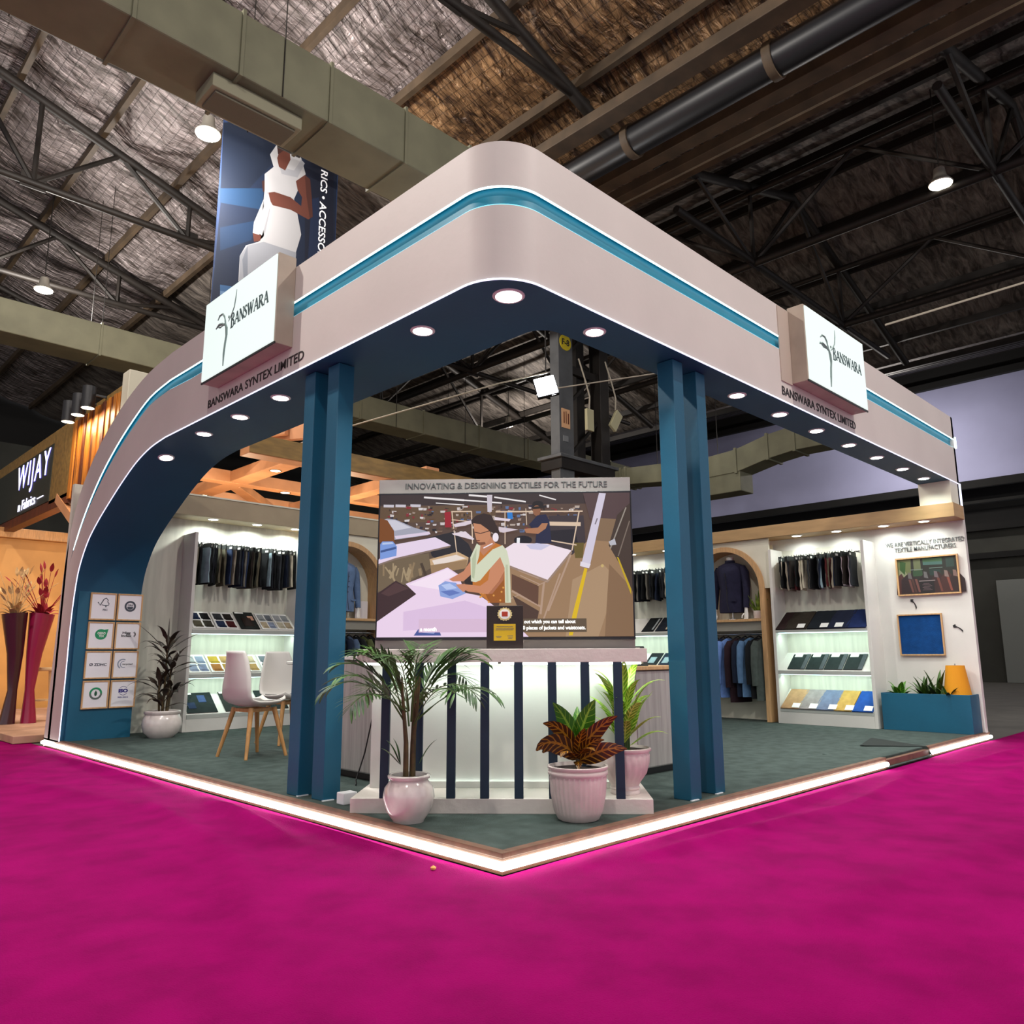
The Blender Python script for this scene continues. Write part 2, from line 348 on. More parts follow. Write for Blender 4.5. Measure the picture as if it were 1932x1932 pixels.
# ---- roof: saw-tooth bays running along y
PROF = [(-20, 9.4), (-6, 13.9), (7.6, 9.62), (13.8, 11.62), (21, 9.25), (28.2, 11.5)]
def roofz(x):
    for (a, za), (c, zc) in zip(PROF, PROF[1:]):
        if a <= x <= c: return za+(zc-za)*(x-a)/(c-a)
    return PROF[-1][1]
def foil_material(name, base, rough, dark, mesh=True, strength=.9):
    m = bpy.data.materials.new(name); m.use_nodes = True; nt = m.node_tree; b = nt.nodes['Principled BSDF']; L = nt.links
    tc = nt.nodes.new('ShaderNodeTexCoord'); mp = nt.nodes.new('ShaderNodeMapping'); L.new(tc.outputs['Object'], mp.inputs[0]); mp.inputs['Scale'].default_value = (.9, 3.2, 1)
    n = nt.nodes.new('ShaderNodeTexNoise'); n.inputs['Scale'].default_value = 1.6; n.inputs['Detail'].default_value = 7; n.inputs['Roughness'].default_value = .62; n.inputs['Distortion'].default_value = 1.2
    L.new(mp.outputs[0], n.inputs[0])
    r = nt.nodes.new('ShaderNodeValToRGB'); L.new(n.outputs[0], r.inputs[0]); e = r.color_ramp.elements
    e[0].position = .38; e[0].color = (*lin(dark), 1); e[1].position = .68; e[1].color = (*lin(base), 1)
    out = r.outputs[0]
    if mesh:
        sx = nt.nodes.new('ShaderNodeSeparateXYZ'); L.new(tc.outputs['Object'], sx.inputs[0]); outs = []
        for i in (0, 1):
            a = nt.nodes.new('ShaderNodeMath'); a.operation = 'MULTIPLY'; L.new(sx.outputs[i], a.inputs[0]); a.inputs[1].default_value = 6.5
            f = nt.nodes.new('ShaderNodeMath'); f.operation = 'FRACT'; L.new(a.outputs[0], f.inputs[0])
            g = nt.nodes.new('ShaderNodeMath'); g.operation = 'LESS_THAN'; L.new(f.outputs[0], g.inputs[0]); g.inputs[1].default_value = .1; outs.append(g.outputs[0])
        mx = nt.nodes.new('ShaderNodeMath'); mx.operation = 'MAXIMUM'; L.new(outs[0], mx.inputs[0]); L.new(outs[1], mx.inputs[1])
        k = nt.nodes.new('ShaderNodeMath'); k.operation = 'MULTIPLY'; L.new(mx.outputs[0], k.inputs[0]); k.inputs[1].default_value = .55
        q = nt.nodes.new('ShaderNodeMix'); q.data_type = 'RGBA'; L.new(k.outputs[0], q.inputs[0]); L.new(out, q.inputs[6]); q.inputs[7].default_value = (*lin('#1a1512'), 1); out = q.outputs[2]
    L.new(out, b.inputs['Base Color']); b.inputs['Metallic'].default_value = .35; b.inputs['Roughness'].default_value = rough
    bn = nt.nodes.new('ShaderNodeBump'); bn.inputs['Strength'].default_value = strength; bn.inputs['Distance'].default_value = .25
    n2 = nt.nodes.new('ShaderNodeTexNoise'); n2.inputs['Scale'].default_value = 2.2; n2.inputs['Detail'].default_value = 6; n2.inputs['Distortion'].default_value = .8; L.new(mp.outputs[0], n2.inputs[0])
    L.new(n2.outputs[0], bn.inputs['Height']); L.new(bn.outputs[0], b.inputs['Normal'])
    MATS[name] = m; return m
foil = foil_material('crumpled_roof_foil', '#b2a6a6', .42, '#4c4440')
orange_foil = foil_material('orange_brown_roof_foil', '#b08a62', .45, '#3e2c20')  # orange-brown tone of the roof foil around the valley
sheet = foil_material('dark_roof_sheet', '#857c74', .7, '#403a36', mesh=False, strength=.3)
def ceiling():
    b = MB(); x = -20.; cols = []
    while x < 28.2: cols.append(x); x += .38
    cols.append(28.2); ys = [-9+i*.62 for i in range(67)]
    def z(x, y):
        s = abs(math.sin(PI*x/1.52)); return roofz(x)+.25-(.13 if x < 7.6 else .03)*s*(1+.4*math.sin(y*1.7+x*2.3))
    vs = [(x, y, z(x, y)) for x in cols for y in ys]; n = len(ys)
    for i in range(len(cols)-1):
        for j in range(n-1):
            xm = cols[i]
            b.f.append([i*n+j, i*n+j+1, (i+1)*n+j+1, (i+1)*n+j]); b.m.append(0 if xm < 4.6 else (1 if xm < 9.5 and ys[j] < 9 else 2))
    b.v = vs
    struct(b.build('ceiling', [foil, orange_foil, sheet], smooth=60))
ceiling()
def side_of(x): return 'left' if x < 7.6 else 'right'
k = 0
for x in [-9.1, -7.6]+[-6.08+1.52*i for i in range(23)]:
    if x > 27.5: break
    o = MB().box(x-.05, x+.05, -8, 31.5, roofz(x)-.02, roofz(x)+.16).build('roof_purlin', M['steelbrown'] if x < 9.5 else M['steel'])
    tag(o, '%s roof purlin from the left under the %s' % (ORD[k], 'silver foil roof' if x < 7.6 else 'dark sheet roof'), 'beam', 'roof purlins'); k += 1
def truss(y, nodes, zb, x0, x1, half, label, grp):
    t = thing('roof_truss', label, 'truss', (0, y, 0), 0, grp)
    xs = [x0]+[p[0] for p in PROF if x0 < p[0] < x1]+[x1]
    MB().tube([(x, 0, roofz(x)-.1) for x in xs], .1, 8).build('top_chord', M['steel'], t, 50)
    MB().tube([(min(nodes)-2.9 if min(nodes)-2.9 > x0 else x0, 0, zb), (max(nodes)+3.0, 0, zb)], .075, 8).build('bottom_chord', M['steel'], t, 50)
    for n in nodes:
        for d in (-half, 0, half):
            if x0 <= n+d <= x1: MB().tube([(n, 0, zb), (n+d, 0, roofz(n+d)-.1)], .05, 6).build('web_strut', M['steel'], t, 50)
        MB().box(n-.22, n+.22, -.012, .012, zb-.12, zb+.2).build('gusset_plate', M['steel'], t)
for i, y in enumerate([4.57, 9.02, 13.47, 17.92, 22.37]):
    truss(y, [-5.55, -2.57, .41, 3.39], 10.0, -14, 7.4, 1.5, 'tube steel roof truss in the left bay, %s from the front' % ORD[i], 'left bay trusses')
for i, y in enumerate([.02, 4.47, 8.92, 13.37, 17.9]):
    truss(y, [11.7, 16.2], 9.09, 8.2, 20.6, 2.2, 'dark steel roof truss in the right bay, %s from the front' % ORD[i], 'right bay trusses')
for x in (11.7, 16.2):
    t = thing('lattice_girder', 'dark lattice girder along the %s of the right bay' % ('near line' if x < 14 else 'far line'), 'girder', (x, 0, 0), 0, 'long girders')
    MB().tube([(0, -6, 9.09), (0, 26, 9.09)], .09, 8).build('bottom_chord', M['steel'], t, 50)
    MB().tube([(0, -6, roofz(x)-.25), (0, 26, roofz(x)-.25)], .07, 8).build('top_chord', M['steel'], t, 50)
    for kk in range(8):
        y = -2.2+kk*2.225
        MB().tube([(0, y, 9.09 if kk % 2 else roofz(x)-.25), (0, y+2.225, roofz(x)-.25 if kk % 2 else 9.09)], .045, 6).build('web_strut', M['steel'], t, 50)
# ---- gutter services in the valley
def valley():
    t = thing('gutter_pipe', 'large dark gutter pipe strapped under the roof valley', 'pipe', (6.55, 0, 9.0))
    MB().tube([(0, -7, 0), (0, 30, 0)], .24, 16).build('pipe', mat('black_pipe', '#15161a', .4), t, 50)
    for i in range(8): MB().lathe([(.27, -.06), (.27, .06)], 16).build('strap', M['steelbrown'], t, 40).matrix_local = Matrix.Translation((0, -1+i*2.4, 0)) @ Matrix.Rotation(PI/2, 4, 'X')
    for i, (x, ww, zz) in enumerate([(5.95, .3, 9.15), (7.15, .26, 9.0), (7.75, .2, 9.1), (8.3, .16, 9.35)]):
        tag(MB().box(x-ww/2, x+ww/2, -7, 30, zz-.08, zz+.1).build('cable_tray', M['steelbrown'], bevel=.01), 'long brown cable tray beside the black gutter pipe, %s from the left' % ORD[i], 'cable tray', 'valley trays')
valley()
# ---- walls and openings at the end of the hall
def hall_walls():
    b = MB().box(28.1, 28.4, -8, 32, 6.9, 10.75).build('wall_right', M['lavender']); struct(b)
    struct(MB().box(28.1, 28.4, -8, 32, 0, 5.2).build('wall_right', M['hallwall']))
    struct(MB().box(29.2, 29.3, -8, 32, 5.0, 9).build('wall_right', M['darkopen']))
    struct(MB().box(28.1, 28.5, -8, 32, 10.75, 12).build('wall_right', M['darkopen']))
    struct(MB().box(-16, 28.1, 32, 32.3, 0, 9.2).build('wall_back', M['hallwall']))
    struct(MB().box(-16, 28.1, 32, 32.3, 9.2, 14).build('wall_back', M['darkopen']))
    for i, (z, r) in enumerate([(6.85, .14), (6.2, .05), (5.3, .12), (4.3, .1), (10.75, .12)]):
        tag(MB().box(27.85, 28.05, -8, 31.9, z-r, z+r).build('wall_rail', M['darkopen']), 'dark steel rail across the far lavender wall, %s' % ['just below the lavender band', 'thin one in the dark opening', 'at the bottom of the opening', 'lowest of all', 'along the top of the band'][i], 'rail', 'end wall rails')
    for i, y in enumerate((1.2, 3.6)):
        tag(MB().box(27.6, 27.9, y-.9, y+.9, .0, 3.4).build('grey_shutter', mat('grey_shutter_paint', '#6f7370', .6), bevel=.01), 'pale grey panel standing against the dim far wall, %s' % ('nearer the frame edge' if i == 0 else 'nearer the stand'), 'panel', 'far wall panels')
hall_walls()
# ---- ducts
def duct_run(lbl, x0, x1, y0, y1, z0, z1, step):
    t = thing('air_duct', lbl, 'duct', ((x0+x1)/2, (y0+y1)/2, z0)); cx, cy = (x0+x1)/2, (y0+y1)/2
    MB().box(x0-cx, x1-cx, y0-cy, y1-cy, 0, z1-z0).build('duct_body', M['duct'], t, bevel=.02)
    x = x0+.6
    while x < x1:
        MB().box(x-cx-.02, x-cx+.02, y0-cy-.025, y1-cy+.025, -.025, z1-z0+.025).build('duct_seam', M['duct'], t); x += step
    for x in [x0+2+i*2.6 for i in range(int((x1-x0-2)/2.6))]:
        for yy in (y0-.01, y1+.01): MB().tube([(x-cx, yy-cy, 0), (x-cx, yy-cy, roofz(x)-z0)], .008, 5).build('hanger_rod', M['steel'], t)
    return t
d1 = duct_run('big square olive duct crossing above the front corner of the stand', -3.4, 5.2, 4.98, 5.85, 7.5, 8.31, 1.16)
g = thing('duct_grille', 'rectangular supply grille hanging under the big olive duct', 'grille', (1.0, 5.38, 7.3))
MB().box(-.56, .56, -.24, .24, .03, .2).build('grille_box', mat('grille_paint', '#83806a', .6), g, bevel=.01)
MB().box(-.5, .5, -.18, .18, .0, .03).build('grille_face', mat('grille_face_paint', '#5d584a', .7, bump=.4, bscale=90), g, bevel=.004)
duct_run('lower olive duct crossing behind the stand under the foil roof', -5, 21, 14.7, 15.5, 7.35, 8.05, 2.2)
def elbow_duct():
    t = thing('air_duct', 'olive duct with bends running in front of the lavender wall', 'duct', (18, 8, 6.2))
    P = [(16.5, 6.75, .62), (12.6, 6.75, .55), (12.4, 6.75, .55), (10.6, 6.6, .6), (9.6, 6.5, .62), (8.4, 6.55, .68), (7.4, 6.78, .7), (6.6, 6.88, .7), (5.2, 6.88, .7)]
    for i, (a, c) in enumerate(zip(P, P[1:])):
        b = MB(); rings = []
        for (y, z, h) in (a, c):
            rings.append([(-.4, y-8, z-6.2-h/2), (.4, y-8, z-6.2-h/2), (.4, y-8, z-6.2+h/2), (-.4, y-8, z-6.2+h/2)])
        b.loft(rings); b.build('duct_section', M['duct'], t, bevel=.015)
        MB().box(-.44, .44, c[0]-8-.04, c[0]-8+.04, c[1]-6.2-c[2]/2-.04, c[1]-6.2+c[2]/2+.04).build('duct_seam', M['duct'], t)
    MB().box(-.37, .37, .3, 1.9, -.55, .3).build('duct_branch', M['duct'], t, bevel=.02)
    for y in (3.4, 1.2, -1.2, -2.5): MB().tube([(0, y, .6), (0, y, 3.8)], .012, 5).build('hanger_rod', M['steel'], t)
elbow_duct()
# ---- high-bay lamps
for i, q in enumerate(HALL_LAMPS):
    lb = ['beside the blue banner', 'low at the left above the neighbouring stand', 'at the right above the second sign', 'small one between the column and the left pillars', 'over the left edge of the frame', 'over the aisle on the left', 'over the aisle in front of the corner', 'unseen in the right bay, added to brighten the lavender wall', 'hidden behind the right fascia, added to brighten the end wall'][i]
    t = thing('high_bay_lamp', 'glowing round high-bay lamp hanging %s' % lb, 'lamp', q, 0, 'hall lamps')
    r = .2 if i < 3 else .19
    MB().lathe([(.05, .3), (.09, .28), (.11, .12), (r, .0), (r-.01, -.02), (r-.03, .0)], 24, cap=False).build('lamp_shade', mat('lamp_shade_aluminium', '#b9b4a8', .4, .5), t, 50)
    MB().lathe([(.001, -.03), (r-.02, -.03), (r-.02, -.01), (.001, -.01)], 24, cap=False).build('lamp_lens', mat('high_bay_lens', '#fff8e2', .3, emit=12), t)
    MB().tube([(0, 0, .3), (0, 0, roofz(q[0])+.1-q[2])], .012, 5).build('lamp_cord', M['steel'], t)
# ---- steel column with bay mark, cables and tags
def column():
    t = thing('hall_column', 'dark steel lattice column with a yellow F-8 disc behind the screen', 'column', (11.4, 9.15, 0))
    MB().box(-.82, -.4, -.15, .15, 0, 10.6).build('column_post', M['steelgrey'], t, bevel=.01)
    MB().box(-.86, -.36, -.17, -.15, 0, 10.6).build('column_flange', M['steelgrey'], t)
    MB().box(.72, 1.06, -.15, .2, 0, 10.4).build('column_post', M['steel'], t, bevel=.01)
    MB().box(.1, .4, .1, .4, 0, 10.4).build('column_post', M['steel'], t, bevel=.01)
    MB().box(-.98, 1.2, -.3, .45, 5.5, 5.58).build('ledge_plate', M['steelgrey'], t, bevel=.01)
    MB().box(-.9, 1.1, -.25, .4, 5.25, 5.5).build('ledge_girder', M['steel'], t)
    for z in (5.6, 6.9, 8.2, 9.4): MB().beam((-.4, 0, z), (.75, 0, z+1.1), .07).build('lacing_bar', M['steel'], t)
    MB().box(-.4, .8, -.05, .05, 7.75, 7.95).build('cross_bar', M['steel'], t)
    for i, (x, z, y, s, r) in enumerate([(-.62, 8.40, -.18, 'F-8', .2), (.86, 8.9, -.16, 'G', .17)]):
        d = MB().lathe([(r, -.01), (r, .01)], 28); o = d.build('bay_disc', M['yellow'], t, 40); o.matrix_local = Matrix.Translation((x, y, z)) @ Matrix.Rotation(PI/2, 4, 'X')
        text(s, 'bay_mark', M['ink'], t, .26 if i == 0 else .13, .16, (x, y-.012, z-.08), depth=.004, bold=.02)
    MB().box(-.79, -.5, -.185, -.172, 6.25, 6.72).build('notice', mat('orange_notice_paper', '#d9a87c', .7), t)
    for kx, (w_, hh) in enumerate([(.05, .28), (.04, .3), (.06, .26)]): MB().box(-.73+kx*.075, -.73+kx*.075+w_*.6, -.19, -.186, 6.36, 6.36+hh).build('notice_print', M['pine2'], t)
    MB().box(-.75, -.57, -.186, -.172, 5.92, 6.06).build('notice', mat('grey_notice', '#76797a', .6), t)
column()
for i, (x, y, z, a) in enumerate([(11.42, 8.8, 6.55, 0), (12.45, 8.8, 6.75, rad(33))]):
    t = thing('hanging_tag', ['upright cream tag box hanging on a cable by the column', 'tilted cream tag box hanging right of the column'][i], 'tag', (x, y, z), 0, 'tag boxes')
    b = MB().box(-.13, .13, -.04, .04, -.27, .27).build('tag_box', mat('cream_plastic', '#b6b08c', .6), t, bevel=.01); b.rotation_euler = (0, a, 0)
    MB().tube([(0, 0, .27), (.03, 0, .6), (-.08, .02, .95), (-.3, .05, 1.5)], .02, 6).build('tag_cable', M['cable'], t)
def wire(pts, lbl, r=.02):
    tag(MB().tube(pts, r, 6).build('overhead_cable', M['cable'], smooth=60), lbl, 'cable')
wire([(6.4, 5.55, 5.58), (5.9, 6.2, 5.43), (4.2, 8.5, 4.75), (3.6, 9.3, 4.42)], 'pale cable sloping down left from the bright floodlight', .012)
wire([(7.0, 5.9, 5.54), (8.4, 4.6, 5.85)], 'pale cable running from the floodlight to the right pillars', .012)
wire([(9.6, 1.3, 6.05), (11.5, -1.5, 6.9), (12, -2.6, 7.2)], 'pale overhead cable rising right from behind the second sign', .018)
t = thing('floodlight', 'very bright square floodlight hanging beside the hall column', 'floodlight', (6.74, 5.9, 5.5), rad(-45))
b = MB().box(-.19, .19, -.03, .05, -.19, .19).build('flood_housing', M['blackm'], t, bevel=.01); b.rotation_euler = (rad(-12), rad(-14), 0)
b = MB().box(-.175, .175, -.045, -.031, -.175, .175).build('flood_lens', mat('flood_lens', '#f6fbff', .3, emit=28), t, bevel=.01); b.rotation_euler = (rad(-12), rad(-14), 0)
MB().tube([(0, 0, .2), (0, 0, 4.0)], .012, 5).build('flood_cord', M['steel'], t)
lamp('AREA', 'flood_bulb', (0, -.08, 0), 110, (.93, .97, 1), .34, (-PI/2+rad(12), 0, 0), t, size_y=.34)
# ---- banner
def banner():
    t = thing('hanging_banner', 'tall navy banner showing a figure in a white dress, hanging behind the duct', 'banner', (3.55, 9.5, 6.2))
    X0, X1, H = -1.17, 1.15, 4.15
    MB().box(X0, X1, 0, .02, -.4, H).build('banner_sheet', mat('banner_back', '#0e2446', .8), t)
    MB().tube([(X0-.05, .01, H), (X1+.05, .01, H)], .035, 8).build('banner_pole', M['steel'], t)
    # picture drawn in source units x 1040..1740, y 240..1290
    def fn(u, v, l):
        q = on_plane_y(50+u/2.972, 140+v/2.972, 9.5); x, z = max(X0, min(X1, q.x-3.55)), q.z-6.2
        return (x, -.002-l, z)
    wht, sh, skin, skd = (222, 222, 226), (176, 180, 190), (120, 62, 48), (70, 36, 32)
    P = [((14, 34, 66), [(1130, 262), (1745, 430), (1715, 1290), (1035, 1290)]),
         ((8, 24, 50), [(1085, 262), (1400, 262), (1380, 500), (1250, 640), (1085, 700)]),
         ((20, 62, 104), [(1085, 640), (1330, 640), (1320, 760), (1085, 720)]), ((16, 54, 96), [(1085, 860), (1290, 820), (1260, 930), (1085, 990)]),
         ((60, 110, 165), [(1085, 1180), (1180, 1195), (1300, 1290), (1085, 1290)]), ((120, 160, 205), [(1085, 1215), (1150, 1225), (1240, 1290), (1085, 1290)]),
         ((8, 20, 48), [(1560, 262), (1725, 262), (1725, 1290), (1560, 1290)]), ((14, 38, 78), [(1600, 700), (1640, 690), (1640, 1290), (1560, 1290)]),
         (skd, [(1320, 600), (1345, 590), (1345, 660), (1325, 660)]),
         (wht, [(1400, 400), (1365, 450), (1385, 520), (1335, 560), (1335, 650), (1330, 700), (1275, 830), (1268, 890), (1330, 910), (1350, 760), (1330, 900), (1300, 940), (1230, 960), (1195, 1020), (1188, 1160), (1230, 1200), (1500, 1200), (1510, 1000), (1540, 900), (1520, 790), (1500, 700), (1540, 610), (1565, 560), (1540, 470), (1470, 400), (1430, 380)]),
         (sh, [(1195, 1020), (1240, 960), (1330, 940), (1512, 1000), (1500, 1220), (1190, 1220)]), ((140, 146, 160), [(1240, 960), (1210, 1040), (1220, 1200), (1240, 1200)]),
         ((150, 155, 166), [(1350, 700), (1500, 700), (1480, 715), (1345, 715)]), ((188, 190, 198), [(1345, 700), (1330, 880), (1338, 890), (1365, 760)]),
         ((196, 198, 206), [(1420, 520), (1500, 540), (1540, 480), (1560, 500), (1520, 580), (1430, 560)]),
         (skin, [(1420, 430), (1475, 425), (1480, 480), (1450, 540), (1415, 520), (1405, 470)]), (skd, [(1405, 410), (1440, 400), (1480, 415), (1482, 440), (1440, 430), (1410, 450)]),
         (skin, [(1510, 600), (1560, 565), (1590, 590), (1600, 700), (1605, 800), (1580, 815), (1480, 760), (1380, 735), (1360, 700), (1350, 665), (1390, 660), (1480, 690), (1540, 740), (1545, 690), (1520, 650)]),
         ((90, 44, 36), [(1560, 565), (1590, 590), (1600, 700), (1605, 800), (1588, 810), (1570, 690)]), (skin, [(1268, 890), (1315, 905), (1310, 935), (1275, 940)]),
         (wht, [(1355, 660), (1345, 700), (1290, 860), (1280, 880), (1320, 905), (1350, 800), (1370, 720), (1362, 690)])]
    P = [(tuple(v*.62 for v in c), p) for c, p in P]
    picture('banner_picture', P, fn, t)
    text('RICS \u2022 ACCESSORIES', 'banner_lettering', mat('banner_white_ink', '#e8eaf0', .7), t, 2.12, .145, (.775, -.006, 4.02), rot=(PI/2, PI/2, 0), depth=.003, bold=.01, align='l')
banner()
# ================================================================== STAND
def platform():
    t = thing('stand_platform', 'raised exhibition platform with grey carpet and glowing white edge', 'platform')
    MB().box(.05, 7.75, .05, 7.3, .006, ZP-.002).build('platform_deck', M['carpet_grey'], t)
    MB().box(.06, 7.75, .06, 7.3, ZP-.002, ZP).build('deck_carpet', M['carpet_grey'], t)
    b = MB(); w_ = .055
    MB().box(0, w_, 0, 7.5, ZP-.02, ZP+.004).build('edge_trim', M['brownedge'], t, bevel=.003)
    MB().box(w_, 4.65, 0, w_, ZP-.02, ZP+.004).build('edge_trim', M['brownedge'], t, bevel=.003)
    MB().box(5.75, 7.8, 0, w_, ZP-.02, ZP+.004).build('edge_trim', M['brownedge'], t, bevel=.003)
    MB().box(0.004, .05, 0.004, 7.5, .006, ZP-.02).build('kick_board', M['brownedge'], t)
    MB().box(.05, 7.78, 0.004, .05, .006, ZP-.02).build('kick_board', M['brownedge'], t)
    MB().tube([(-.006, -.006, .046), (-.006, 7.46, .046)], .021, 8).build('led_strip', M['led'], t, 50)
    MB().tube([(-.006, -.006, .046), (4.64, -.006, .046)], .021, 8).build('led_strip', M['led'], t, 50)
    MB().tube([(5.76, -.006, .046), (7.8, -.006, .046)], .021, 8).build('led_strip', M['led'], t, 50)
    b = MB().add([(4.65, -.02, .02), (5.75, -.02, .02), (5.95, .55, ZP+.004), (4.5, .5, ZP+.004)], [(0, 1, 2, 3)])
    b.build('carpet_flap', M['carpet_grey'], t, solid=.006)
    MB().add([(5.35, .5, ZP+.012), (5.75, -.02, .03), (5.75, .02, ZP+.006), (5.95, .62, ZP+.03)], [(0, 1, 2, 3)]).build('carpet_fold', mat('dark_carpet_underside', '#1b2220', .95), t, solid=.005)
platform()
tag(MB().box(.14, .24, 1.54, 1.62, ZP, ZP+.07).build('power_adaptor', M['paper'], bevel=.006), 'small white power adaptor on the platform left of the counter plinth', 'adaptor')
# ---- portal (fascia, arch, soffit)
def portal():
    t = thing('entrance_portal', 'white curved fascia and arch of the stand with teal soffit and light lines', 'portal')
    # stations: (mode, position) -> inner, channel low, channel high, outer, soffit far edge
    S = []
    def flat(x, y, nx, ny, fx, fy): S.append((Vector((x, y, 3.0)), Vector((x, y, 3.44)), Vector((x, y, 3.555)), Vector((x, y, 3.83)), Vector((fx, fy, 3.0)), Vector((nx, ny, 0))))
    for x in (7.66, 5.5, 3.4, 2.0, 1.2, .95): flat(x, 0, 0, 1, x, .36)
    R_ = .30
    for i in range(0, 13):
        a = PI*1.5-PI/2*i/12; x, y = R_+R_*math.cos(a), R_+R_*math.sin(a)
        flat(x, y, -math.cos(a), -math.sin(a), .85-.15*math.sin(PI/2*i/12), .51-.15*math.cos(PI/2*i/12))
    for y in (.62, 1.2, 2.0, 3.0, 4.0): flat(0, y, 1, 0, .70, y)
    A = [((4.5, 3.0), (4.5, 3.46), (4.5, 3.56), (4.5, 3.83)), ((4.85, 2.97), (4.98, 3.42), (5.0, 3.51), (5.1, 3.78)), ((5.2, 2.89), (5.42, 3.28), (5.46, 3.36), (5.64, 3.65)),
         ((5.56, 2.75), (5.84, 3.1), (5.89, 3.17), (6.12, 3.46)), ((5.90, 2.59), (6.22, 2.89), (6.27, 2.95), (6.53, 3.23)), ((6.23, 2.42), (6.55, 2.66), (6.59, 2.70), (6.87, 2.95)),
         ((6.50, 2.24), (6.82, 2.41), (6.85, 2.44), (7.1, 2.66)), ((6.70, 2.0), (7.02, 2.18), (7.03, 2.19), (7.22, 2.35)), ((6.79, 1.76), (7.13, 2.0), (7.13, 2.0), (7.29, 2.05)),
         ((6.84, 1.35), (7.16, 1.6), (7.16, 1.6), (7.34, 1.65)), ((6.84, .75), (7.17, .9), (7.17, .9), (7.4, .9)), ((6.85, .10), (7.18, .05), (7.18, .05), (7.45, .0))]
    def cr(k, j, t):
        p = [A[max(0, min(len(A)-1, k+d))][j] for d in (-1, 0, 1, 2)]
        return tuple(.5*(2*p[1][c]+(p[2][c]-p[0][c])*t+(2*p[0][c]-5*p[1][c]+4*p[2][c]-p[3][c])*t*t+(3*p[1][c]-p[0][c]-3*p[2][c]+p[3][c])*t**3) for c in (0, 1))
    NA = len(A); A = [tuple(cr(k, j, t/4) for j in range(4)) for k in range(NA-1) for t in range(4)]+[A[-1]]
    for a in A: S.append(tuple(Vector((0, p[0], p[1])) for p in a)+(Vector((.70, a[0][0], a[0][1])), Vector((1, 0, 0))))
    dep = .03
    lower = MB(); upper = MB(); chan = MB(); sof = MB(); back = MB()
    lower.loft([[s[0], s[1]] for s in S], closed=False)
    upper.loft([[s[2], s[3], s[3]+s[5]*.3] for s in S], closed=False)
    chan.loft([[s[1], s[1]+s[5]*dep, s[2]+s[5]*dep, s[2]] for s in S], closed=False)
    sof.loft([[s[0]+Vector((0, 0, .002)), s[4]] for s in S], closed=False)
    far = []
    for s in S:
        far.append([s[4], Vector((s[4].x, s[3].y if s[5].x == 1 and s[0].y > 4.4 else s[4].y, s[3].z))])
    back.loft(far, closed=False)
    top = MB(); top.loft([[s[3], far[i][1]] for i, s in enumerate(S)], closed=False)
    lower.build('lower_fascia', M['fascia'], t, 50); upper.build('upper_fascia', M['fascia'], t, 50)
    chan.build('light_channel', M['channel'], t, 50); sof.build('soffit', M['teal_dark'], t, 50)
    back.build('inner_face', M['teal_dark'], t, 50); top.build('top_cover', M['fascia'], t, 50)
    MB().box(7.6, 7.66, 0, .36, 3.0, 3.83).build('end_cap', M['fascia'], t)
    MB().box(7.34, 7.62, .01, .36, 2.73, 3.0).build('support_block', M['cream'], t)
    e = S
    MB().tube([s[0]-s[5]*.006+Vector((0, 0, -.004)) for s in e], .0055, 6).build('led_line', M['led_thin'], t, 60)
    n = 27
    MB().tube([s[2]+s[5]*.003+Vector((0, 0, -.004)) for s in e[:-16]], [.006]*len(e[:-16]), 6).build('led_line', M['led_cyan'], t, 60)
    MB().tube([s[1]+s[5]*.012+Vector((0, 0, .006)) for s in e[:-26]], .005, 6).build('led_line', M['led_soft'], t, 60)
    MB().tube([(7.665, -.004, 3.0), (7.665, -.004, 2.72)], .012, 6).build('led_line', M['led_thin'], t, 60)
    MB().tube([(7.665, -.004, 3.58), (7.668, -.004, 3.44)], .016, 6).build('led_line', M['led_cyan'], t, 60)
    return t
PORTAL = portal()
T_, N_ = .2, .11       # thick and thin strokes of the serif capitals
GL = {'A': (.86, [(.08, 0, .42, 1, N_), (.42, 1, .76, 0, T_), (.2, .36, .62, .36, N_), (0, .015, .2, .015, N_*.8), (.6, .015, .9, .015, N_*.8)]),
      'N': (.86, [(.12, 0, .12, 1, N_), (.12, 1, .74, 0, T_), (.74, 0, .74, 1, N_), (0, .015, .26, .015, N_*.8), (.6, .985, .88, .985, N_*.8), (0, .985, .16, .985, N_*.8)]),
      'W': (1.16, [(.1, 1, .34, 0, T_), (.34, 0, .56, .9, N_), (.54, 1, .78, 0, T_), (.78, 0, 1.02, 1, N_), (0, .985, .24, .985, N_*.8), (.9, .985, 1.14, .985, N_*.8)]),
      'S': (.62, [(.52, .78, .5, .92, N_), (.5, .92, .32, .985, N_), (.32, .985, .12, .9, N_), (.12, .9, .1, .72, T_*.8), (.1, .72, .46, .4, T_), (.46, .4, .5, .2, T_*.8), (.5, .2, .32, .02, N_), (.32, .02, .08, .06, N_), (.08, .06, .05, .24, N_)]),
      'R': (.84, [(.16, 0, .16, 1, T_), (.16, .98, .45, .98, N_), (.45, .98, .6, .85, T_*.7), (.6, .85, .58, .64, T_), (.58, .64, .42, .52, N_), (.42, .52, .16, .5, N_), (.38, .5, .76, 0, T_), (0, .015, .32, .015, N_*.8), (.02, .985, .2, .985, N_*.8)]),
      'B': (.76, [(.16, 0, .16, 1, T_), (.16, .98, .42, .98, N_), (.42, .98, .56, .86, T_*.7), (.56, .86, .54, .66, T_), (.54, .66, .16, .54, N_), (.2, .54, .5, .5, N_), (.5, .5, .64, .34, T_*.8), (.64, .34, .6, .12, T_), (.6, .12, .42, .02, N_), (.42, .02, .16, .02, N_), (0, .015, .2, .015, N_*.8), (.02, .985, .2, .985, N_*.8)])}
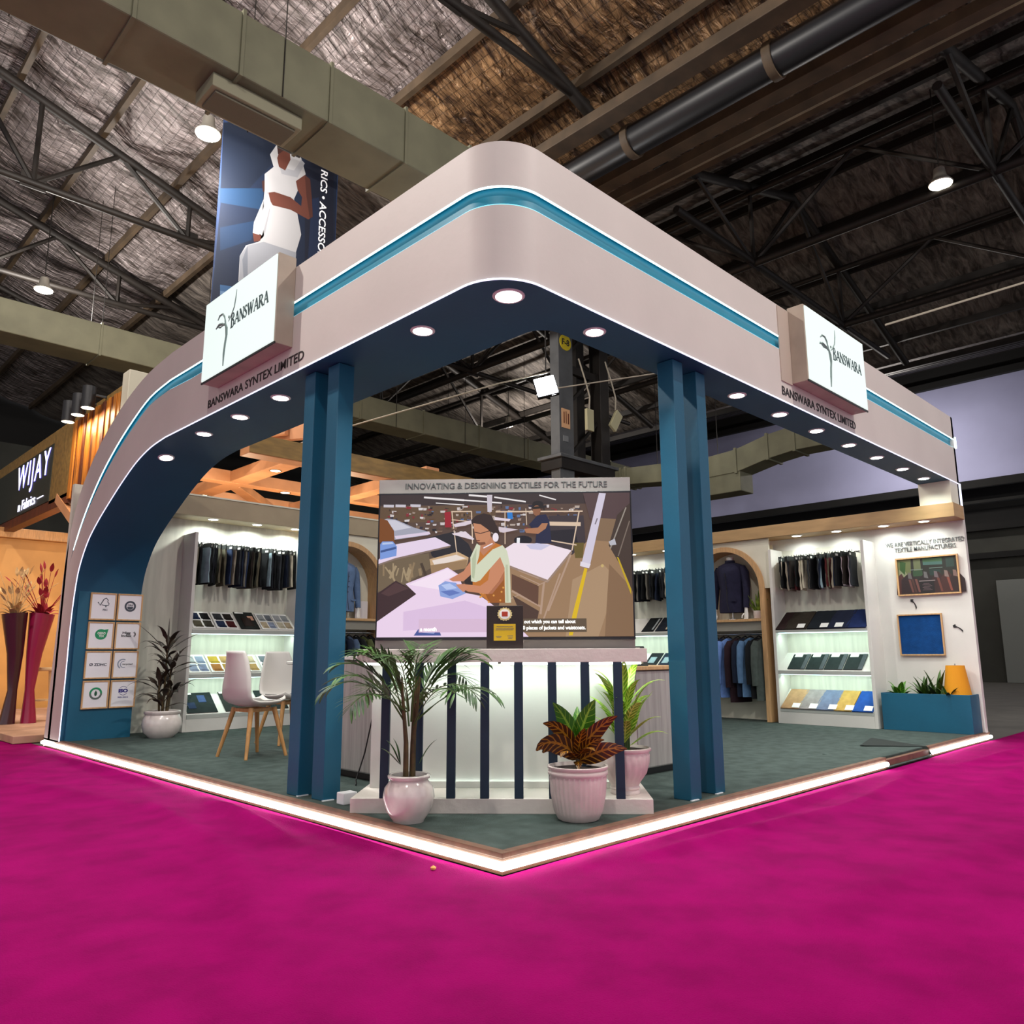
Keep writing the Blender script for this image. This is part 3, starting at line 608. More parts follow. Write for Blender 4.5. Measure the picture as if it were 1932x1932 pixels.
def serif_word(s_, t, x0, wid, z0, hgt, y):
    tot = sum(GL[c][0] for c in s_); kx = wid/tot; x = x0; b = MB(); yy = y
    for i, c in enumerate(s_):
        big = 1.22 if i == 0 else 1
        for j, (a0, c0, a1, c1, w_) in enumerate(GL[c][1]):
            p = bar(x+a0*kx, z0+(c0-(big-1)*.5)*hgt*big, x+a1*kx, z0+(c1-(big-1)*.5)*hgt*big, w_*hgt*1.05); d = yy-.00012*(j+1)
            b.prism(p, lambda u, v, q: (u, q, v), d-.001, yy)
        x += GL[c][0]*kx
    b.build('sign_lettering', M['logodark'], t)
# company lettering on the fascia
def sign(lbl, pos, rz, w_, hz0, hz1, p, grp):
    """local x runs to the viewer's right, -y faces the aisle"""
    t = thing('sign_box', lbl, 'sign', pos, rz, grp); h = hz1-hz0
    MB().box(0, w_, -p, 0, 0, h).build('box_shell', mat('sign_side_laminate', '#a99a8a', .6, var=.1, vscale=4), t, bevel=.004)
    MB().box(.012, w_-.012, -p-.012, -p, .012, h-.012).build('lit_face', M['lightbox'], t, bevel=.004)
    MB().box(-.004, w_+.004, -p-.006, -p+.004, -.006, .008).build('face_rim', M['black'], t)
    y = -p-.0125
    serif_word('BANSWARA', t, w_*.415, w_*.50, h*.485, h*.14, y)
    # flower-like emblem: stem, curling leaves, tall tendril
    b = MB()
    def S2(pts, r): b.tube([(w_*a, y, h*c) for a, c in pts], [r*1.35*k for k in ([.5]+[1]*(len(pts)-2)+[.4])], 5)
    S2([(.34, .06), (.345, .2), (.355, .32), (.37, .42), (.365, .5), (.34, .56), (.29, .58)], .008)
    S2([(.355, .3), (.362, .4), (.352, .5), (.335, .6), (.32, .66)], .006)
    S2([(.22, .67), (.25, .71), (.29, .71), (.32, .66), (.335, .59)], .007)
    S2([(.38, .57), (.42, .62), (.455, .7), (.47, .8), (.475, .9)], .0045)
    S2([(.20, .575), (.25, .60), (.30, .58), (.33, .55)], .009); S2([(.21, .60), (.26, .56), (.31, .56)], .006)
    b.build('sign_emblem', M['logogrey'], t)
    MB().lathe([(.012, y-.003), (.012, y)], 12).build('emblem_dot', M['logogrey'], t).matrix_local = Matrix.Translation((w_*.385, 0, h*.62)) @ Matrix.Rotation(-PI/2, 4, 'X') @ Matrix.Scale(1, 4)
    return t
sign('glowing square logo sign on the left fascia, nearer the arch', (0, 3.42, 3.20), -PI/2, 1.23, 3.20, 3.90, .14, 'logo light boxes')
sign('glowing square logo sign on the right fascia', (3.33, 0, 3.185), 0, 1.22, 3.185, 3.85, .14, 'logo light boxes')
MB().box(3.14, 3.33, -.008, 0, 3.17, 3.82).build('raised_panel', mat('raised_panel_paint', '#b9a99c', .6), PORTAL)
text('BANSWARA SYNTEX LIMITED', 'fascia_lettering', mat('black_letter', '#231d1d', .5), PORTAL, 1.58, .072, (-.002, 2.805, 3.062), rot=(PI/2, 0, -PI/2), depth=.002, bold=.008)
text('BANSWARA SYNTEX LIMITED', 'fascia_lettering', M['ink'], PORTAL, 1.46, .075, (3.87, -.002, 3.052), depth=.002, bold=.008)
# ---- downlights in the soffit
def downlight(lbl, loc, grp, rot=(0, 0, 0), power=11, r=.055, warm=False, spread=2.4):
    t = thing('downlight', lbl, 'downlight', loc, 0, grp); t.rotation_euler = rot
    MB().lathe([(r, 0), (r+.012, -.001), (r+.018, .004), (r+.018, .012)], 24, cap=False).build('trim_ring', mat('white_ring', '#dcdcdc', .4), t, 40)
    MB().lathe([(.0005, -.003), (r, -.001)], 24, cap=False).build('lamp_lens', M['lens_warm'] if warm else M['lens'], t)
    lamp('AREA', 'downlight_bulb', (0, 0, -.012), power, (1, .85, .62) if warm else (.92, 1, .95), r*1.7, (0, 0, 0), t, spread=spread)
    return t
for i, y in enumerate([.93, 2.73, 3.43, 4.15]):
    downlight('bright downlight in the left teal soffit, %s after the rounded corner' % ORD[i], (.21, y, 2.994), 'left soffit downlights', r=.06)
downlight('bright downlight low on the curved part of the left soffit', (.21, 5.02, 2.93), 'left soffit downlights', (rad(-13), 0, 0), r=.06)
downlight('largest downlight in the teal soffit at the rounded front corner', (.26, .21, 2.994), 'corner downlight', r=.075)
for i, x in enumerate([1.0, 1.9, 2.76, 3.47, 4.18, 4.9, 5.6, 6.34, 7.02]):
    if i == 1: continue
    downlight('bright downlight in the right teal soffit, %s' % ('just right of the rounded corner' if i == 0 else ORD[i-2]+' beyond the right pillars'), (x, .19, 2.994), 'right soffit downlights', r=.055, power=4 if i == 8 else 11)
# ---- pillars
for nm, x, y, a, c in [('rear teal square pillar of the left pair', .10, 2.02, .19, .10), ('front teal square pillar of the left pair', .125, 1.75, .10, .19), ('front teal square pillar of the right pair', 1.73, .10, .10, .10), ('rear teal square pillar of the right pair', 2.05, .12, .10, .10)]:
    t = thing('pillar', nm+' under the fascia', 'pillar', (x, y, ZP), 0, 'teal pillars')
    sx = .11 if x > 1.5 or y < 1.9 else .11; sy = .115
    if x > 1.5: sx, sy = .12, .13
    else: sx, sy = .125, .14
    MB().box(0, sx, 0, sy, 0, 2.9).build('pillar_shaft', M['teal'], t, bevel=.004)
    MB().box(-.006, sx*.6, -.012, .004, 0, .006).build('tape_strip', M['paper'], t)
# ---- certificate frames on the arch foot
def cert(i, j, lbl):
    w_, h = .275, .305; t = thing('framed_certificate', lbl, 'picture frame', (.155+j*(w_+.012), 6.785, 1.395-i*(h+.018)), 0, 'certificates on the arch foot')
    b = MB()
    for q in ((0, w_, 0, .016), (0, w_, h-.016, h), (0, .016, .016, h-.016), (w_-.016, w_, .016, h-.016)): b.box(q[0], q[1], -.012, .01, q[2], q[3])
    b.build('frame', M['oak'], t, bevel=.002)
    MB().box(.014, w_-.014, -.004, .008, .014, h-.014).build('certificate_paper', M['paper'], t)
    return t, w_, h
def arc(cx, cz, r0, r1, a0, a1, n=24, y0=-.0065, y1=-.004):
    b = MB(); rings = []
    for k in range(n+1):
        a = a0+(a1-a0)*k/n; c, s_ = math.cos(a), math.sin(a)
        rings.append([(cx+r0*c, y0, cz+r0*s_), (cx+r1*c, y0, cz+r1*s_), (cx+r1*c, y1, cz+r1*s_), (cx+r0*c, y1, cz+r0*s_)])
    return b.loft(rings)
def flatpoly(pts, y=-.0065): return MB().prism(pts, lambda u, v, d: (u, d, v), y, -.0045)
ink = mat('slate_logo_ink', '#3c434e', .6); green = mat('leaf_logo_green', '#158a58', .6); violet = mat('deep_violet_ink', '#2c2478', .6)
t, w_, h = cert(0, 0, 'framed tree-and-tick certificate, top left of the eight')
b = MB(); b.tube([(.08, -.005, .20), (.105, -.005, .165), (.14, -.005, .235)], .005, 5); b.tube([(.14, -.005, .235), (.165, -.005, .248), (.185, -.005, .225), (.18, -.005, .205), (.198, -.005, .185), (.188, -.005, .165), (.15, -.005, .165), (.12, -.005, .172)], .004, 5); b.tube([(.165, -.005, .165), (.165, -.005, .145)], .006, 5)
b.build('logo', ink, t); text('FSC', 'logo_lettering', ink, t, .05, .022, (.162, -.004, .105), depth=.002, bold=.03)
t, w_, h = cert(0, 1, 'framed dark ring certificate, top right of the eight')
arc(.14, .165, .042, .062, 0, 2*PI).build('logo', ink, t); flatpoly([(.105, .16), (.175, .16), (.165, .135), (.14, .125), (.115, .135)]).build('logo', ink, t); text('GRS', 'logo_lettering', ink, t, .06, .02, (.14, -.004, .168), depth=.002, bold=.03)
t, w_, h = cert(1, 0, 'framed green leaf-drop certificate, second row left')
flatpoly([(.215, .225)]+[(.14+.062*math.cos(a), .165+.058*math.sin(a)) for a in [rad(62+q*13) for q in range(24)]]).build('logo', green, t); text('OEKO\nTEX', 'logo_lettering', M['label'], t, .085, .055, (.145, -.0066, .135), depth=.002, bold=.02)
t, w_, h = cert(1, 1, 'framed certificate with black two-line lettering, second row right')
text('Higg\nIndex', 'logo_lettering', M['ink'], t, .11, .06, (.125, -.004, .14), depth=.002, bold=.03); arc(.195, .17, .018, .023, rad(-80), rad(80)).build('logo', M['ink'], t); arc(.19, .17, .03, .035, rad(-60), rad(60)).build('logo', M['ink'], t)
t, w_, h = cert(2, 0, 'framed certificate lettered ZDHC, third row left')
text('\u00d8 ZDHC', 'logo_lettering', ink, t, .18, .032, (.138, -.004, .14), depth=.002, bold=.03)
t, w_, h = cert(2, 1, 'framed certificate with a grey swirl, third row right')
sw = mat('swirl_grey', '#8b95a5', .6); arc(.11, .16, .045, .058, rad(60), rad(240)).build('logo', sw, t); arc(.12, .155, .03, .038, rad(80), rad(300)).build('logo', sw, t); text('recycled', 'logo_lettering', M['ink'], t, .11, .022, (.16, -.004, .145), depth=.002, bold=.02)
t, w_, h = cert(3, 0, 'framed certificate with a green ring and leaf, bottom left of the eight')
arc(.14, .165, .046, .066, 0, PI).build('logo', green, t); arc(.14, .165, .046, .066, PI, 2*PI).build('logo', mat('ring_grey', '#59655f', .6), t); flatpoly([(.14, .20), (.155, .17), (.15, .145), (.14, .135), (.128, .147), (.126, .17)]).build('logo', mat('dark_leaf_green', '#174d33', .6), t)
t, w_, h = cert(3, 1, 'framed ISO certificate, bottom right of the eight')
text('ISO', 'logo_lettering', violet, t, .10, .042, (.14, -.004, .165), depth=.002, bold=.06); arc(.14, .186, .045, .049, rad(35), rad(145)).build('logo', violet, t); arc(.14, .186, .045, .049, rad(215), rad(325)).build('logo', violet, t); text('9001:2015', 'logo_lettering', violet, t, .11, .018, (.14, -.004, .105), depth=.002, bold=.02)
MB().box(.04, .70, 6.80, 7.28, ZP, 1.75).build('arch_foot', M['teal'], PORTAL)
# ---- stand walls
YW, XW = 7.22, 7.66
struct(MB().box(0, 7.9, YW, YW+.08, ZP, 2.99).build('wall_left', M['fabricwall']))
struct(MB().box(XW, XW+.08, 0.0, 7.3, ZP, 2.73).build('wall_right', M['white']))
def cornice_l():
    t = thing('cornice', 'beige box cornice along the top of the left stand wall', 'cornice', (0, 6.85, 2.72))
    MB().box(.45, 7.3, 0, .37, 0, .25).build('cornice_box', M['cornice_l'], t, bevel=.004); MB().box(.45, 7.3, -.01, .37, .25, .27).build('cornice_cap', M['cream'], t)
    t = thing('cornice', 'tan wooden cornice along the top of the right stand wall', 'cornice', (7.28, 0, 2.56))
    MB().box(0, .38, -.02, 6.8, 0, .165).build('cornice_box', M['cornice'], t, bevel=.004)
cornice_l()
for i, x in enumerate([1.57, 2.17, 2.74, 3.72, 4.5, 5.3]):
    downlight('downlight under the beige left cornice, %s from the arch' % ORD[i], (x, 6.97, 2.715), 'left cornice downlights', power=9, r=.055, spread=2.8)
for i, y in enumerate([.36, .83, 1.42, 1.96, 2.93, 4.05, 4.7]):
    downlight('downlight under the tan right cornice, %s from the end panel' % ORD[i], (7.42, y, 2.555), 'right cornice downlights', power=3.2, r=.055, spread=2.8)
# ---- display cabinets
def cabinet(lbl, loc, rz, W, H=2.42, D=.36, rows=(1.19, .65, .17), grp='display cabinets'):
    t = thing('display_cabinet', lbl, 'cabinet', loc, rz, grp)
    MB().box(0, .04, 0, D, 0, H).build('side_panel', M['white'], t, bevel=.003); MB().box(W-.04, W, 0, D, 0, H).build('side_panel', M['white'], t, bevel=.003)
    MB().box(.04, W-.04, D-.03, D, 0, H).build('back_panel', M['fabricwall'], t)
    for i, z in enumerate(rows):
        d1, h1 = (.3, .24)
        b = MB().prism([(0, 0), (d1, h1), (d1, h1+.018), (0, .022)], lambda u, v, d: (d, u, v+z), .04, W-.04); b.build('sloping_shelf', M['white'], t)
        MB().box(.04, W-.04, -.004, .014, z-.02, z+.03).build('shelf_lip', mat('shelf_lip_grey', '#b3b6b0', .5), t, bevel=.002)
        if i < 2:
            MB().box(.05, W-.05, .06, .075, z-.028, z-.014).build('led_strip', M['led_cyan'], t)
            lamp('AREA', 'shelf_led', (W/2, .09, z-.035), 3.6, (.76, 1, .88), W-.15, (rad(22), 0, 0), t, size_y=.03)
    MB().box(.04, W-.04, .0, .02, 0, rows[-1]).build('kick_panel', M['white'], t)
    MB().tube([(.1, .14, H-.12), (W-.1, .14, H-.12)], .008, 6).build('hanging_rail', M['chrome'], t, 50)
    for x in (.16, W-.16): MB().tube([(x, .14, H-.12), (x, D-.03, H-.12)], .006, 6).build('rail_arm', M['chrome'], t, 50)
    return t
CL = ((1.31, 6.86, ZP), 0, 1.50); CR = ((7.30, 2.33, ZP), -PI/2, 1.28); CM = ((7.30, 5.05, ZP), -PI/2, 1.40)
cabinet('white lit display cabinet on the left wall by the arch', CL[0], CL[1], CL[2])
cabinet('white lit display cabinet on the right wall beside the poster panel', CR[0], CR[1], CR[2], 2.3)
cabinet('white lit display cabinet seen between the screen and the right pillars', CM[0], CM[1], CM[2], 2.3)
def frame_of(c): return Matrix.Translation(c[0]) @ Matrix.Rotation(c[1], 4, 'Z')
CNAME = {'#16181a': 'black', '#1d2026': 'charcoal', '#1b2436': 'navy', '#26334e': 'dark blue', '#3c3a30': 'olive', '#5f5b4a': 'khaki', '#6d6a62': 'grey', '#8b8374': 'taupe', '#c2bca6': 'cream', '#8fa6ae': 'pale blue', '#4a1a1c': 'maroon', '#34383c': 'dark grey', '#9a8f96': 'mauve grey', '#2a2420': 'dark brown'}
def hangers(c, lbl, cols, x0, x1, z, grp, ht=.5, dep=.27):
    F = frame_of(c); n = len(cols)
    hd = MB().box(-.006, .006, -dep/2, dep/2, -.07, 0); hd.tube([(0, 0, 0), (0, 0, .03)], .004, 5)
    proto = {}
    for i, cc in enumerate(cols):
        p = F @ Vector((x0+(x1-x0)*i/(n-1)+random.uniform(-.008, .008), .14, z-.008))
        key = cc
        if key not in proto:
            o = thing('fabric_hanger', 'x', 'fabric hanger', p, 0, grp)
            hd.build('hanger_header', M['board_dark'], o)
            b = MB(); rings = []
            for q in range(9):
                v = q/8; rings.append([(-.011+.006*math.sin(v*5+q), -dep/2+.01, -.06-v*(ht-.06)), (.011+.004*math.sin(v*7), -dep/2+.01, -.06-v*(ht-.06)), (.011+.005*math.sin(v*6+1), dep/2-.01, -.06-v*(ht-.06)), (-.011, dep/2-.01, -.06-v*(ht-.06))])
            b.loft(rings); b.build('fabric_swatch', fabric(cc), o, 60)
            if list(CNAME).index(cc) in (0, 3, 6, 8, 11): MB().box(-.009, .009, -dep/2+.01, -dep/2+.06, -.05, -.024).build('card_label', M['label'], o)
            proto[key] = o
        else: o = copy_tree(proto[key]); o.location = p
        o.rotation_euler = (random.uniform(-.02, .02), random.uniform(-.05, .05), c[1]+random.uniform(-.28, .42))
        s_ = random.uniform(.93, 1.04); o.scale = (1, 1, s_)
        o['label'] = '%s fabric hanger, %s from left on the %s' % (CNAME[cc], ORD[i], lbl)
k_ = list(CNAME)
hangers(CL, 'left wall cabinet rail', ['#8b8374', '#16181a', '#8fa6ae', '#16181a', '#1d2026', '#16181a', '#5f5b4a', '#5f5b4a', '#26334e', '#8b8374', '#34383c', '#1b2436', '#6d6a62', '#26334e', '#3c3a30', '#2a2420', '#16181a', '#5f5b4a', '#16181a', '#8fa6ae', '#1d2026', '#16181a', '#34383c', '#16181a', '#1b2436', '#1d2026', '#c2bca6', '#16181a'], .08, 1.4, 2.31, 'hangers on the left wall rail', .53)
hangers(CR, 'right wall cabinet rail', ['#c2bca6', '#16181a', '#16181a', '#8b8374', '#1d2026', '#2a2420', '#4a1a1c', '#16181a', '#c2bca6', '#3c3a30', '#c2bca6', '#34383c', '#6d6a62', '#16181a', '#34383c', '#8fa6ae', '#1b2436', '#c2bca6', '#5f5b4a', '#4a1a1c', '#2a2420', '#8b8374', '#1b2436', '#16181a', '#9a8f96', '#2a2420', '#9a8f96', '#34383c'], .12, 1.08, 2.19, 'hangers on the right wall rail', .44)
hangers(CM, 'rail beside the screen', ['#16181a', '#1b2436', '#16181a', '#6d6a62', '#1d2026', '#16181a', '#6d6a62', '#1d2026', '#16181a', '#1b2436', '#16181a', '#1d2026', '#c2bca6', '#2a2420', '#16181a', '#1b2436', '#26334e', '#16181a'], .3, 1.3, 2.19, 'hangers on the middle rail', .46)
# ---- boards and folded cloths on the sloping shelves
TL = math.atan2(.24, .3); LEN = math.hypot(.24, .3)
def onshelf(c, x, z, lift=.022):
    F = frame_of(c); e = Matrix.Translation((x, 0.0, z+lift)) @ Matrix.Rotation(TL, 4, 'X')
    return F @ e
def board(c, x, z, w_, l, col, lbl, grp, chips=None, card=None, off=.03):
    t = thing('sample_board', lbl, 'sample board', (0, 0, 0), 0, grp); t.matrix_world = onshelf(c, x, z)
    MB().box(0, w_, off, off+l, .004, .012).build('board', M['label'] if col is None else fabric(col), t, bevel=.002)
    if chips:
        for (u, v, a, d, cc) in chips: MB().box(u*w_, (u+a)*w_, off+v*l, off+(v+d)*l, .012, .016).build('swatch', fabric(cc), t)
    if card: MB().box(card[0]*w_, card[1]*w_, off+card[2]*l, off+card[3]*l, .0125, .017).build('card_label', M['label'], t)
    return t
def chipset(cs):
    o = []
    for i, cc in enumerate(cs):
        u, v = (.08+.47*(i % 2)), (.55 if i < 2 else .1); o.append((u, v, .38, .34, cc)); o.append((u+.05, v-.04, .36, .1, cc))
    return o
zr = (1.19, .65, .17)
row = [(['#26334e', '#16181a', '#5f5b4a', '#3c3a30'], 'navy, black and olive'), (['#34383c', '#2a2420', '#26334e', '#4a1a1c'], 'blue and maroon')]
board(CL, .06, zr[0], .28, .34, None, 'white shade card of navy, black and olive swatches, top shelf of the left cabinet', 'boards left top', chipset(row[0][0]))
board(CL, .36, zr[0], .28, .34, None, 'white shade card of brown, blue and maroon swatches, top shelf, left cabinet', 'boards left top', chipset(row[1][0]))
board(CL, .68, zr[0], .26, .36, '#1c1f1d', 'black sample board with a small pink card on the top shelf of the left cabinet', 'boards left top', [(.62, .5, .28, .26, '#c99a84'), (.25, .15, .5, .5, '#241814')], (.05, .5, .9, .97))
board(CL, .97, zr[0], .22, .34, None, 'white shade card of pale grey and beige swatches, top shelf of the left cabinet', 'boards left top', chipset(['#9aa0a2', '#6d747c', '#b5a68a', '#8d99b0']))
board(CL, 1.2, zr[0], .23, .34, None, 'white shade card of silver and sand swatches, right end of left top shelf', 'boards left top', chipset(['#a9adb0', '#9aa0a2', '#c2bca6', '#b5a68a']))
board(CL, .05, zr[1], .26, .34, None, 'white shade card of grey-blue swatches, middle shelf of the left cabinet', 'boards left middle', chipset(['#a9adb0', '#8d99b0', '#8d99b0', '#7f8aa6']))
board(CL, .33, zr[1], .32, .34, None, 'white shade card of mustard and tan swatches, middle shelf of the left cabinet', 'boards left middle', chipset(['#b59a3c', '#b0905c', '#a5713c', '#b5924a']))
board(CL, .68, zr[1], .3, .34, None, 'white shade card mostly hidden behind the front chair, left middle shelf', 'boards left middle', chipset(['#c2bca6', '#b5a68a', '#9aa0a2', '#b0905c']))
board(CL, 1.02, zr[1], .28, .34, None, 'white shade card of dark grey swatches beside the rear chair, left middle shelf', 'boards left middle', chipset(['#6d747c', '#34383c', '#4a5054', '#34383c']))
board(CL, .06, zr[2], .38, .36, '#232b2b', 'dark grey board with blue squares on the bottom shelf of the left cabinet', 'boards left bottom', [(.1, .2, .25, .3, '#26334e'), (.5, .5, .25, .35, '#3a4c74')], (.05, .35, .9, .98))
board(CL, .54, zr[2], .38, .36, '#2b2f2c', 'dark board with a folded navy piece on the bottom shelf of the left cabinet', 'boards left bottom', [(.3, .3, .5, .4, '#1c2440')], (.02, .3, .9, .98))
board(CL, 1.02, zr[2], .38, .36, '#232b2b', 'dark board behind the chair legs on the bottom left shelf', 'boards left bottom', [(.5, .4, .3, .4, '#26334e')])
def cloth(c, x, z, w_, l, col, lbl, grp, tagp=None, skew=.03, th=.016):
    t = thing('folded_cloth', lbl, 'fabric', (0, 0, 0), 0, grp); t.matrix_world = onshelf(c, x, z); t.scale = (1, 1, 1)
    b = MB(); n = 7; rings = []
    for i in range(n+1):
        v = i/n; rings.append([(skew*v+w_*u/6, -.01+v*l, .004+(th*(1-.25*abs(math.sin(u*1.4+v*4+x*9)))) if 1 else 0) for u in range(7)])
    top = [p for r in rings for p in r]; m_ = 7
    bot = [(p[0], p[1], .001) for p in top]; N = len(top)
    b.add(top+bot, [(i*m_+j, i*m_+j+1, (i+1)*m_+j+1, (i+1)*m_+j) for i in range(n) for j in range(6)]+[(N+i*m_+j, N+(i+1)*m_+j, N+(i+1)*m_+j+1, N+i*m_+j+1) for i in range(n) for j in range(6)]
          + [(j, N+j, N+j+1, j+1) for j in range(6)]+[(n*m_+j+1, N+n*m_+j+1, N+n*m_+j, n*m_+j) for j in range(6)]+[(i*m_, (i+1)*m_, N+(i+1)*m_, N+i*m_) for i in range(n)]+[(i*m_+6, N+i*m_+6, N+(i+1)*m_+6, (i+1)*m_+6) for i in range(n)])
    b.build('cloth', fabric(col), t, 60)
    if tagp: MB().box(tagp, tagp+.1, .0, .085, .021, .024).build('price_card', M['label'], t)
zr2 = zr; g1 = 'dark cloths right cabinet'
for i, (x, w_, col, nm, tg) in enumerate([(.05, .13, '#2c1d1d', 'maroon-brown', None), (.16, .31, '#2f2922', 'olive-brown', .18), (.48, .27, '#151b22', 'blue-black', .17), (.74, .27, '#1b2034', 'dark navy', .1), (.98, .25, '#182650', 'royal navy', None)]):
    cloth(CR, x, zr[0], w_, .37, col, '%s suiting cloth on the right cabinet top shelf, %s from left' % (nm, ORD[i]), g1, tg)
for i in range(4):
    t = board(CR, .16+i*.245, zr[1], .235, .30, '#222c2c', 'dark green white-labelled sample book, %s from left, right cabinet middle shelf' % ORD[i], 'dark books right cabinet', [(.78, 0, .22, 1, '#4d5458')], (.12, .56, .8, .97), .03)
for i, (x, w_, col, nm, tg) in enumerate([(.05, .25, '#a98562', 'tan', .15), (.28, .25, '#8c8484', 'grey-mauve', .15), (.51, .25, '#66708a', 'slate blue', .17), (.75, .22, '#b08d4c', 'gold', .14), (.98, .25, '#1f4a94', 'bright blue', .14)]):
    cloth(CR, x, zr[2], w_, .37, col, '%s cloth on the right cabinet bottom shelf, %s from left' % (nm, ORD[i]), 'light cloths right cabinet', tg)
for i in range(3):
    board(CM, .55+i*.25, zr[0], .22, .34, ['#14171a', '#151a24', '#1a1816'][i], '%s sample book, top shelf of the cabinet beside the screen' % ['black', 'blue-black', 'black swatched'][i], 'books middle top', [[(.8, .1, .12, .8, '#9aa0a2')], [(.8, .1, .12, .8, '#b5a68a')], chipset(['#c2bca6', '#a9adb0', '#c2bca6', '#a9adb0'])[::2]][i])
    board(CM, .55+i*.25, zr[1], .22, .34, ['#202428', '#1b2436', '#2a2420'][i], '%s sample book, middle shelf of the cabinet beside the screen' % ['charcoal', 'navy', 'brown'][i], 'books middle row', [(.2, .3, .5, .4, '#8fa6ae')])
# ---- arched niches
def niche(lbl, loc, rz, W, H, zs, fill, fillw, grp):
    """arched oak niche, local x to the right, y into the wall"""
    t = thing('arched_niche', lbl, 'niche', loc, rz, grp); r = W/2; D = .34; zc = H-r; n = 24; fw = .07
    for s_ in (0, W-fw): MB().box(s_, s_+fw, 0, D, 0, zc).build('upright', M['oak'], t, bevel=.003)
    b = MB(); rings = []
    for k in range(n+1):
        a = PI-PI*k/n; c, s_ = math.cos(a), math.sin(a)
        rings.append([(r+r*c, 0, zc+r*s_), (r+(r-fw)*c, 0, zc+(r-fw)*s_), (r+(r-fw)*c, D, zc+(r-fw)*s_), (r+r*c, D, zc+r*s_)])
    b.loft(rings); b.build('arch_frame', M['oak'], t, 40)
    MB().box(fw, W-fw, 0, D, zs-.035, zs).build('niche_shelf', M['oak'], t, bevel=.003)
    MB().box(fw, W-fw, .04, .06, zs-.16, zs-.035).build('shelf_apron', mat('apron_grey', '#8d8a80', .6), t)
    MB().tube([(fw, .14, zs-.2), (W-fw, .14, zs-.2)], .015, 8).build('garment_rail', M['chrome'], t, 50)
    MB().box(0, W, D-.012, D, 0, H).build('back_panel', M['cream'], t)
    # spandrel panel around the arch up to the cornice
    T = fill
    for sg in (0, 1):
        pts = [(r+(r)*math.cos(PI-PI/2*k/12), zc+r*math.sin(PI-PI/2*k/12)) for k in range(13)]
        if sg: pts = [(W-u, v) for u, v in pts]
        poly = pts+([(r, T), (-fillw[0], T), (-fillw[0], zc)] if not sg else [(r, T), (W+fillw[1], T), (W+fillw[1], zc)])
        MB().prism(poly, lambda u, v, d: (u, d, v), .03, .06).build('spandrel_panel', M['cream'], t)
    return t
N1 = niche('oak arched niche with a dark jacket figure on the right wall', (7.30, 3.66, ZP), -PI/2, 1.24, 2.40, 1.37, 2.46, (0, .09), 'arched niches')
N2 = niche('oak arched niche on the left wall, seen right of the left pillars', (2.90, 6.86, ZP), 0, 1.28, 2.52, 1.42, 2.62, (0, .3), 'arched niches')
# ---- mannequins and garments
def oval(cx, cy, z, rx, ry, n=20, pw=1.0): return [(cx+rx*math.copysign(abs(math.cos(2*PI*k/n))**pw, math.cos(2*PI*k/n)), cy+ry*math.copysign(abs(math.sin(2*PI*k/n))**pw, math.sin(2*PI*k/n)), z) for k in range(n)]
def hand(b, x, y, z, s=1):
    b.loft([oval(x, y, z+.02, .024, .018, 10), oval(x, y-.004, z-.03, .034, .018, 10), oval(x, y-.008, z-.075, .036, .016, 10), oval(x, y-.012, z-.095, .03, .012, 10)])
    for i, l in enumerate((.065, .075, .07, .055)):
        fx = x-.026+i*.0175; b.tube([(fx, y-.012, z-.088), (fx, y-.02, z-.088-l*.5), (fx-.002*s, y-.012, z-.088-l)], [.0085, .008, .005], 7)
    b.tube([(x-.03*s, y-.012, z-.03), (x-.05*s, y-.03, z-.06), (x-.048*s, y-.04, z-.095)], [.010, .009, .006], 7)
def mannequin(lbl, loc, rz, jcol, arms=True, stripes=None):
    t = thing('mannequin_torso', lbl, 'mannequin', loc, rz, 'torso mannequins')
    b = MB().lathe([(.05, .80), (.052, .86), (.056, .885), (.05, .892), (.002, .893)], 20, cap=False); b.build('neck', M['mannequin'], t, 50)
    MB().lathe([(.075, 0), (.075, .012), (.012, .02), (.012, .2)], 20).build('stand_base', M['chrome'], t, 40)
    jm = fabric(jcol, .85)
    b = MB(); b.loft([oval(0, 0, z, rx, ry, 24) for z, rx, ry in [(.10, .20, .125), (.16, .205, .13), (.3, .195, .125), (.42, .178, .115), (.55, .195, .13), (.66, .215, .14), (.73, .225, .13), (.775, .19, .105), (.80, .12, .08), (.815, .068, .064)]])
    b.build('jacket', jm, t, 60)
    MB().loft([oval(0, -.004, .80, .072, .068, 20), oval(0, -.004, .845, .064, .062, 20)], cap=False).build('collar', jm, t, 60, solid=.008)
    MB().tube([(0, -.142, .66), (0, -.132, .55), (.0, -.118, .42), (.004, -.130, .25), (.03, -.128, .12)], .0035, 5).build('front_seam', M['ink'], t)
    for q in range(6): MB().lathe([(.007, -.004), (.007, .002)], 10).build('button', M['ink'], t).matrix_local = Matrix.Translation((.012, -.125-.012*math.cos((q-3)*.9), .30+q*.075)) @ Matrix.Rotation(PI/2, 4, 'X')
    MB().box(.07, .16, -.128, -.112, .25, .275).build('pocket_flap', jm, t, bevel=.003)
    for sg in (-1, 1):
        MB().tube([(sg*.19, 0, .735), (sg*.235, 0, .66), (sg*.255, -.005, .5), (sg*.262, -.02, .36), (sg*.262, -.045, .2), (sg*.262, -.05, .16)], [.055, .06, .054, .048, .04, .038], 14).build('sleeve', jm, t, 60)
        b = MB(); b.tube([(sg*.262, -.05, .18), (sg*.262, -.055, .12)], [.024, .022], 10); hand(b, sg*.262, -.055, .11, sg); b.build('hand', M['mannequin'], t, 60)
    return t
mannequin('headless white mannequin in a dark navy closed-collar jacket', (7.46, 3.0, ZP+1.37), -PI/2-.1, '#24243a')
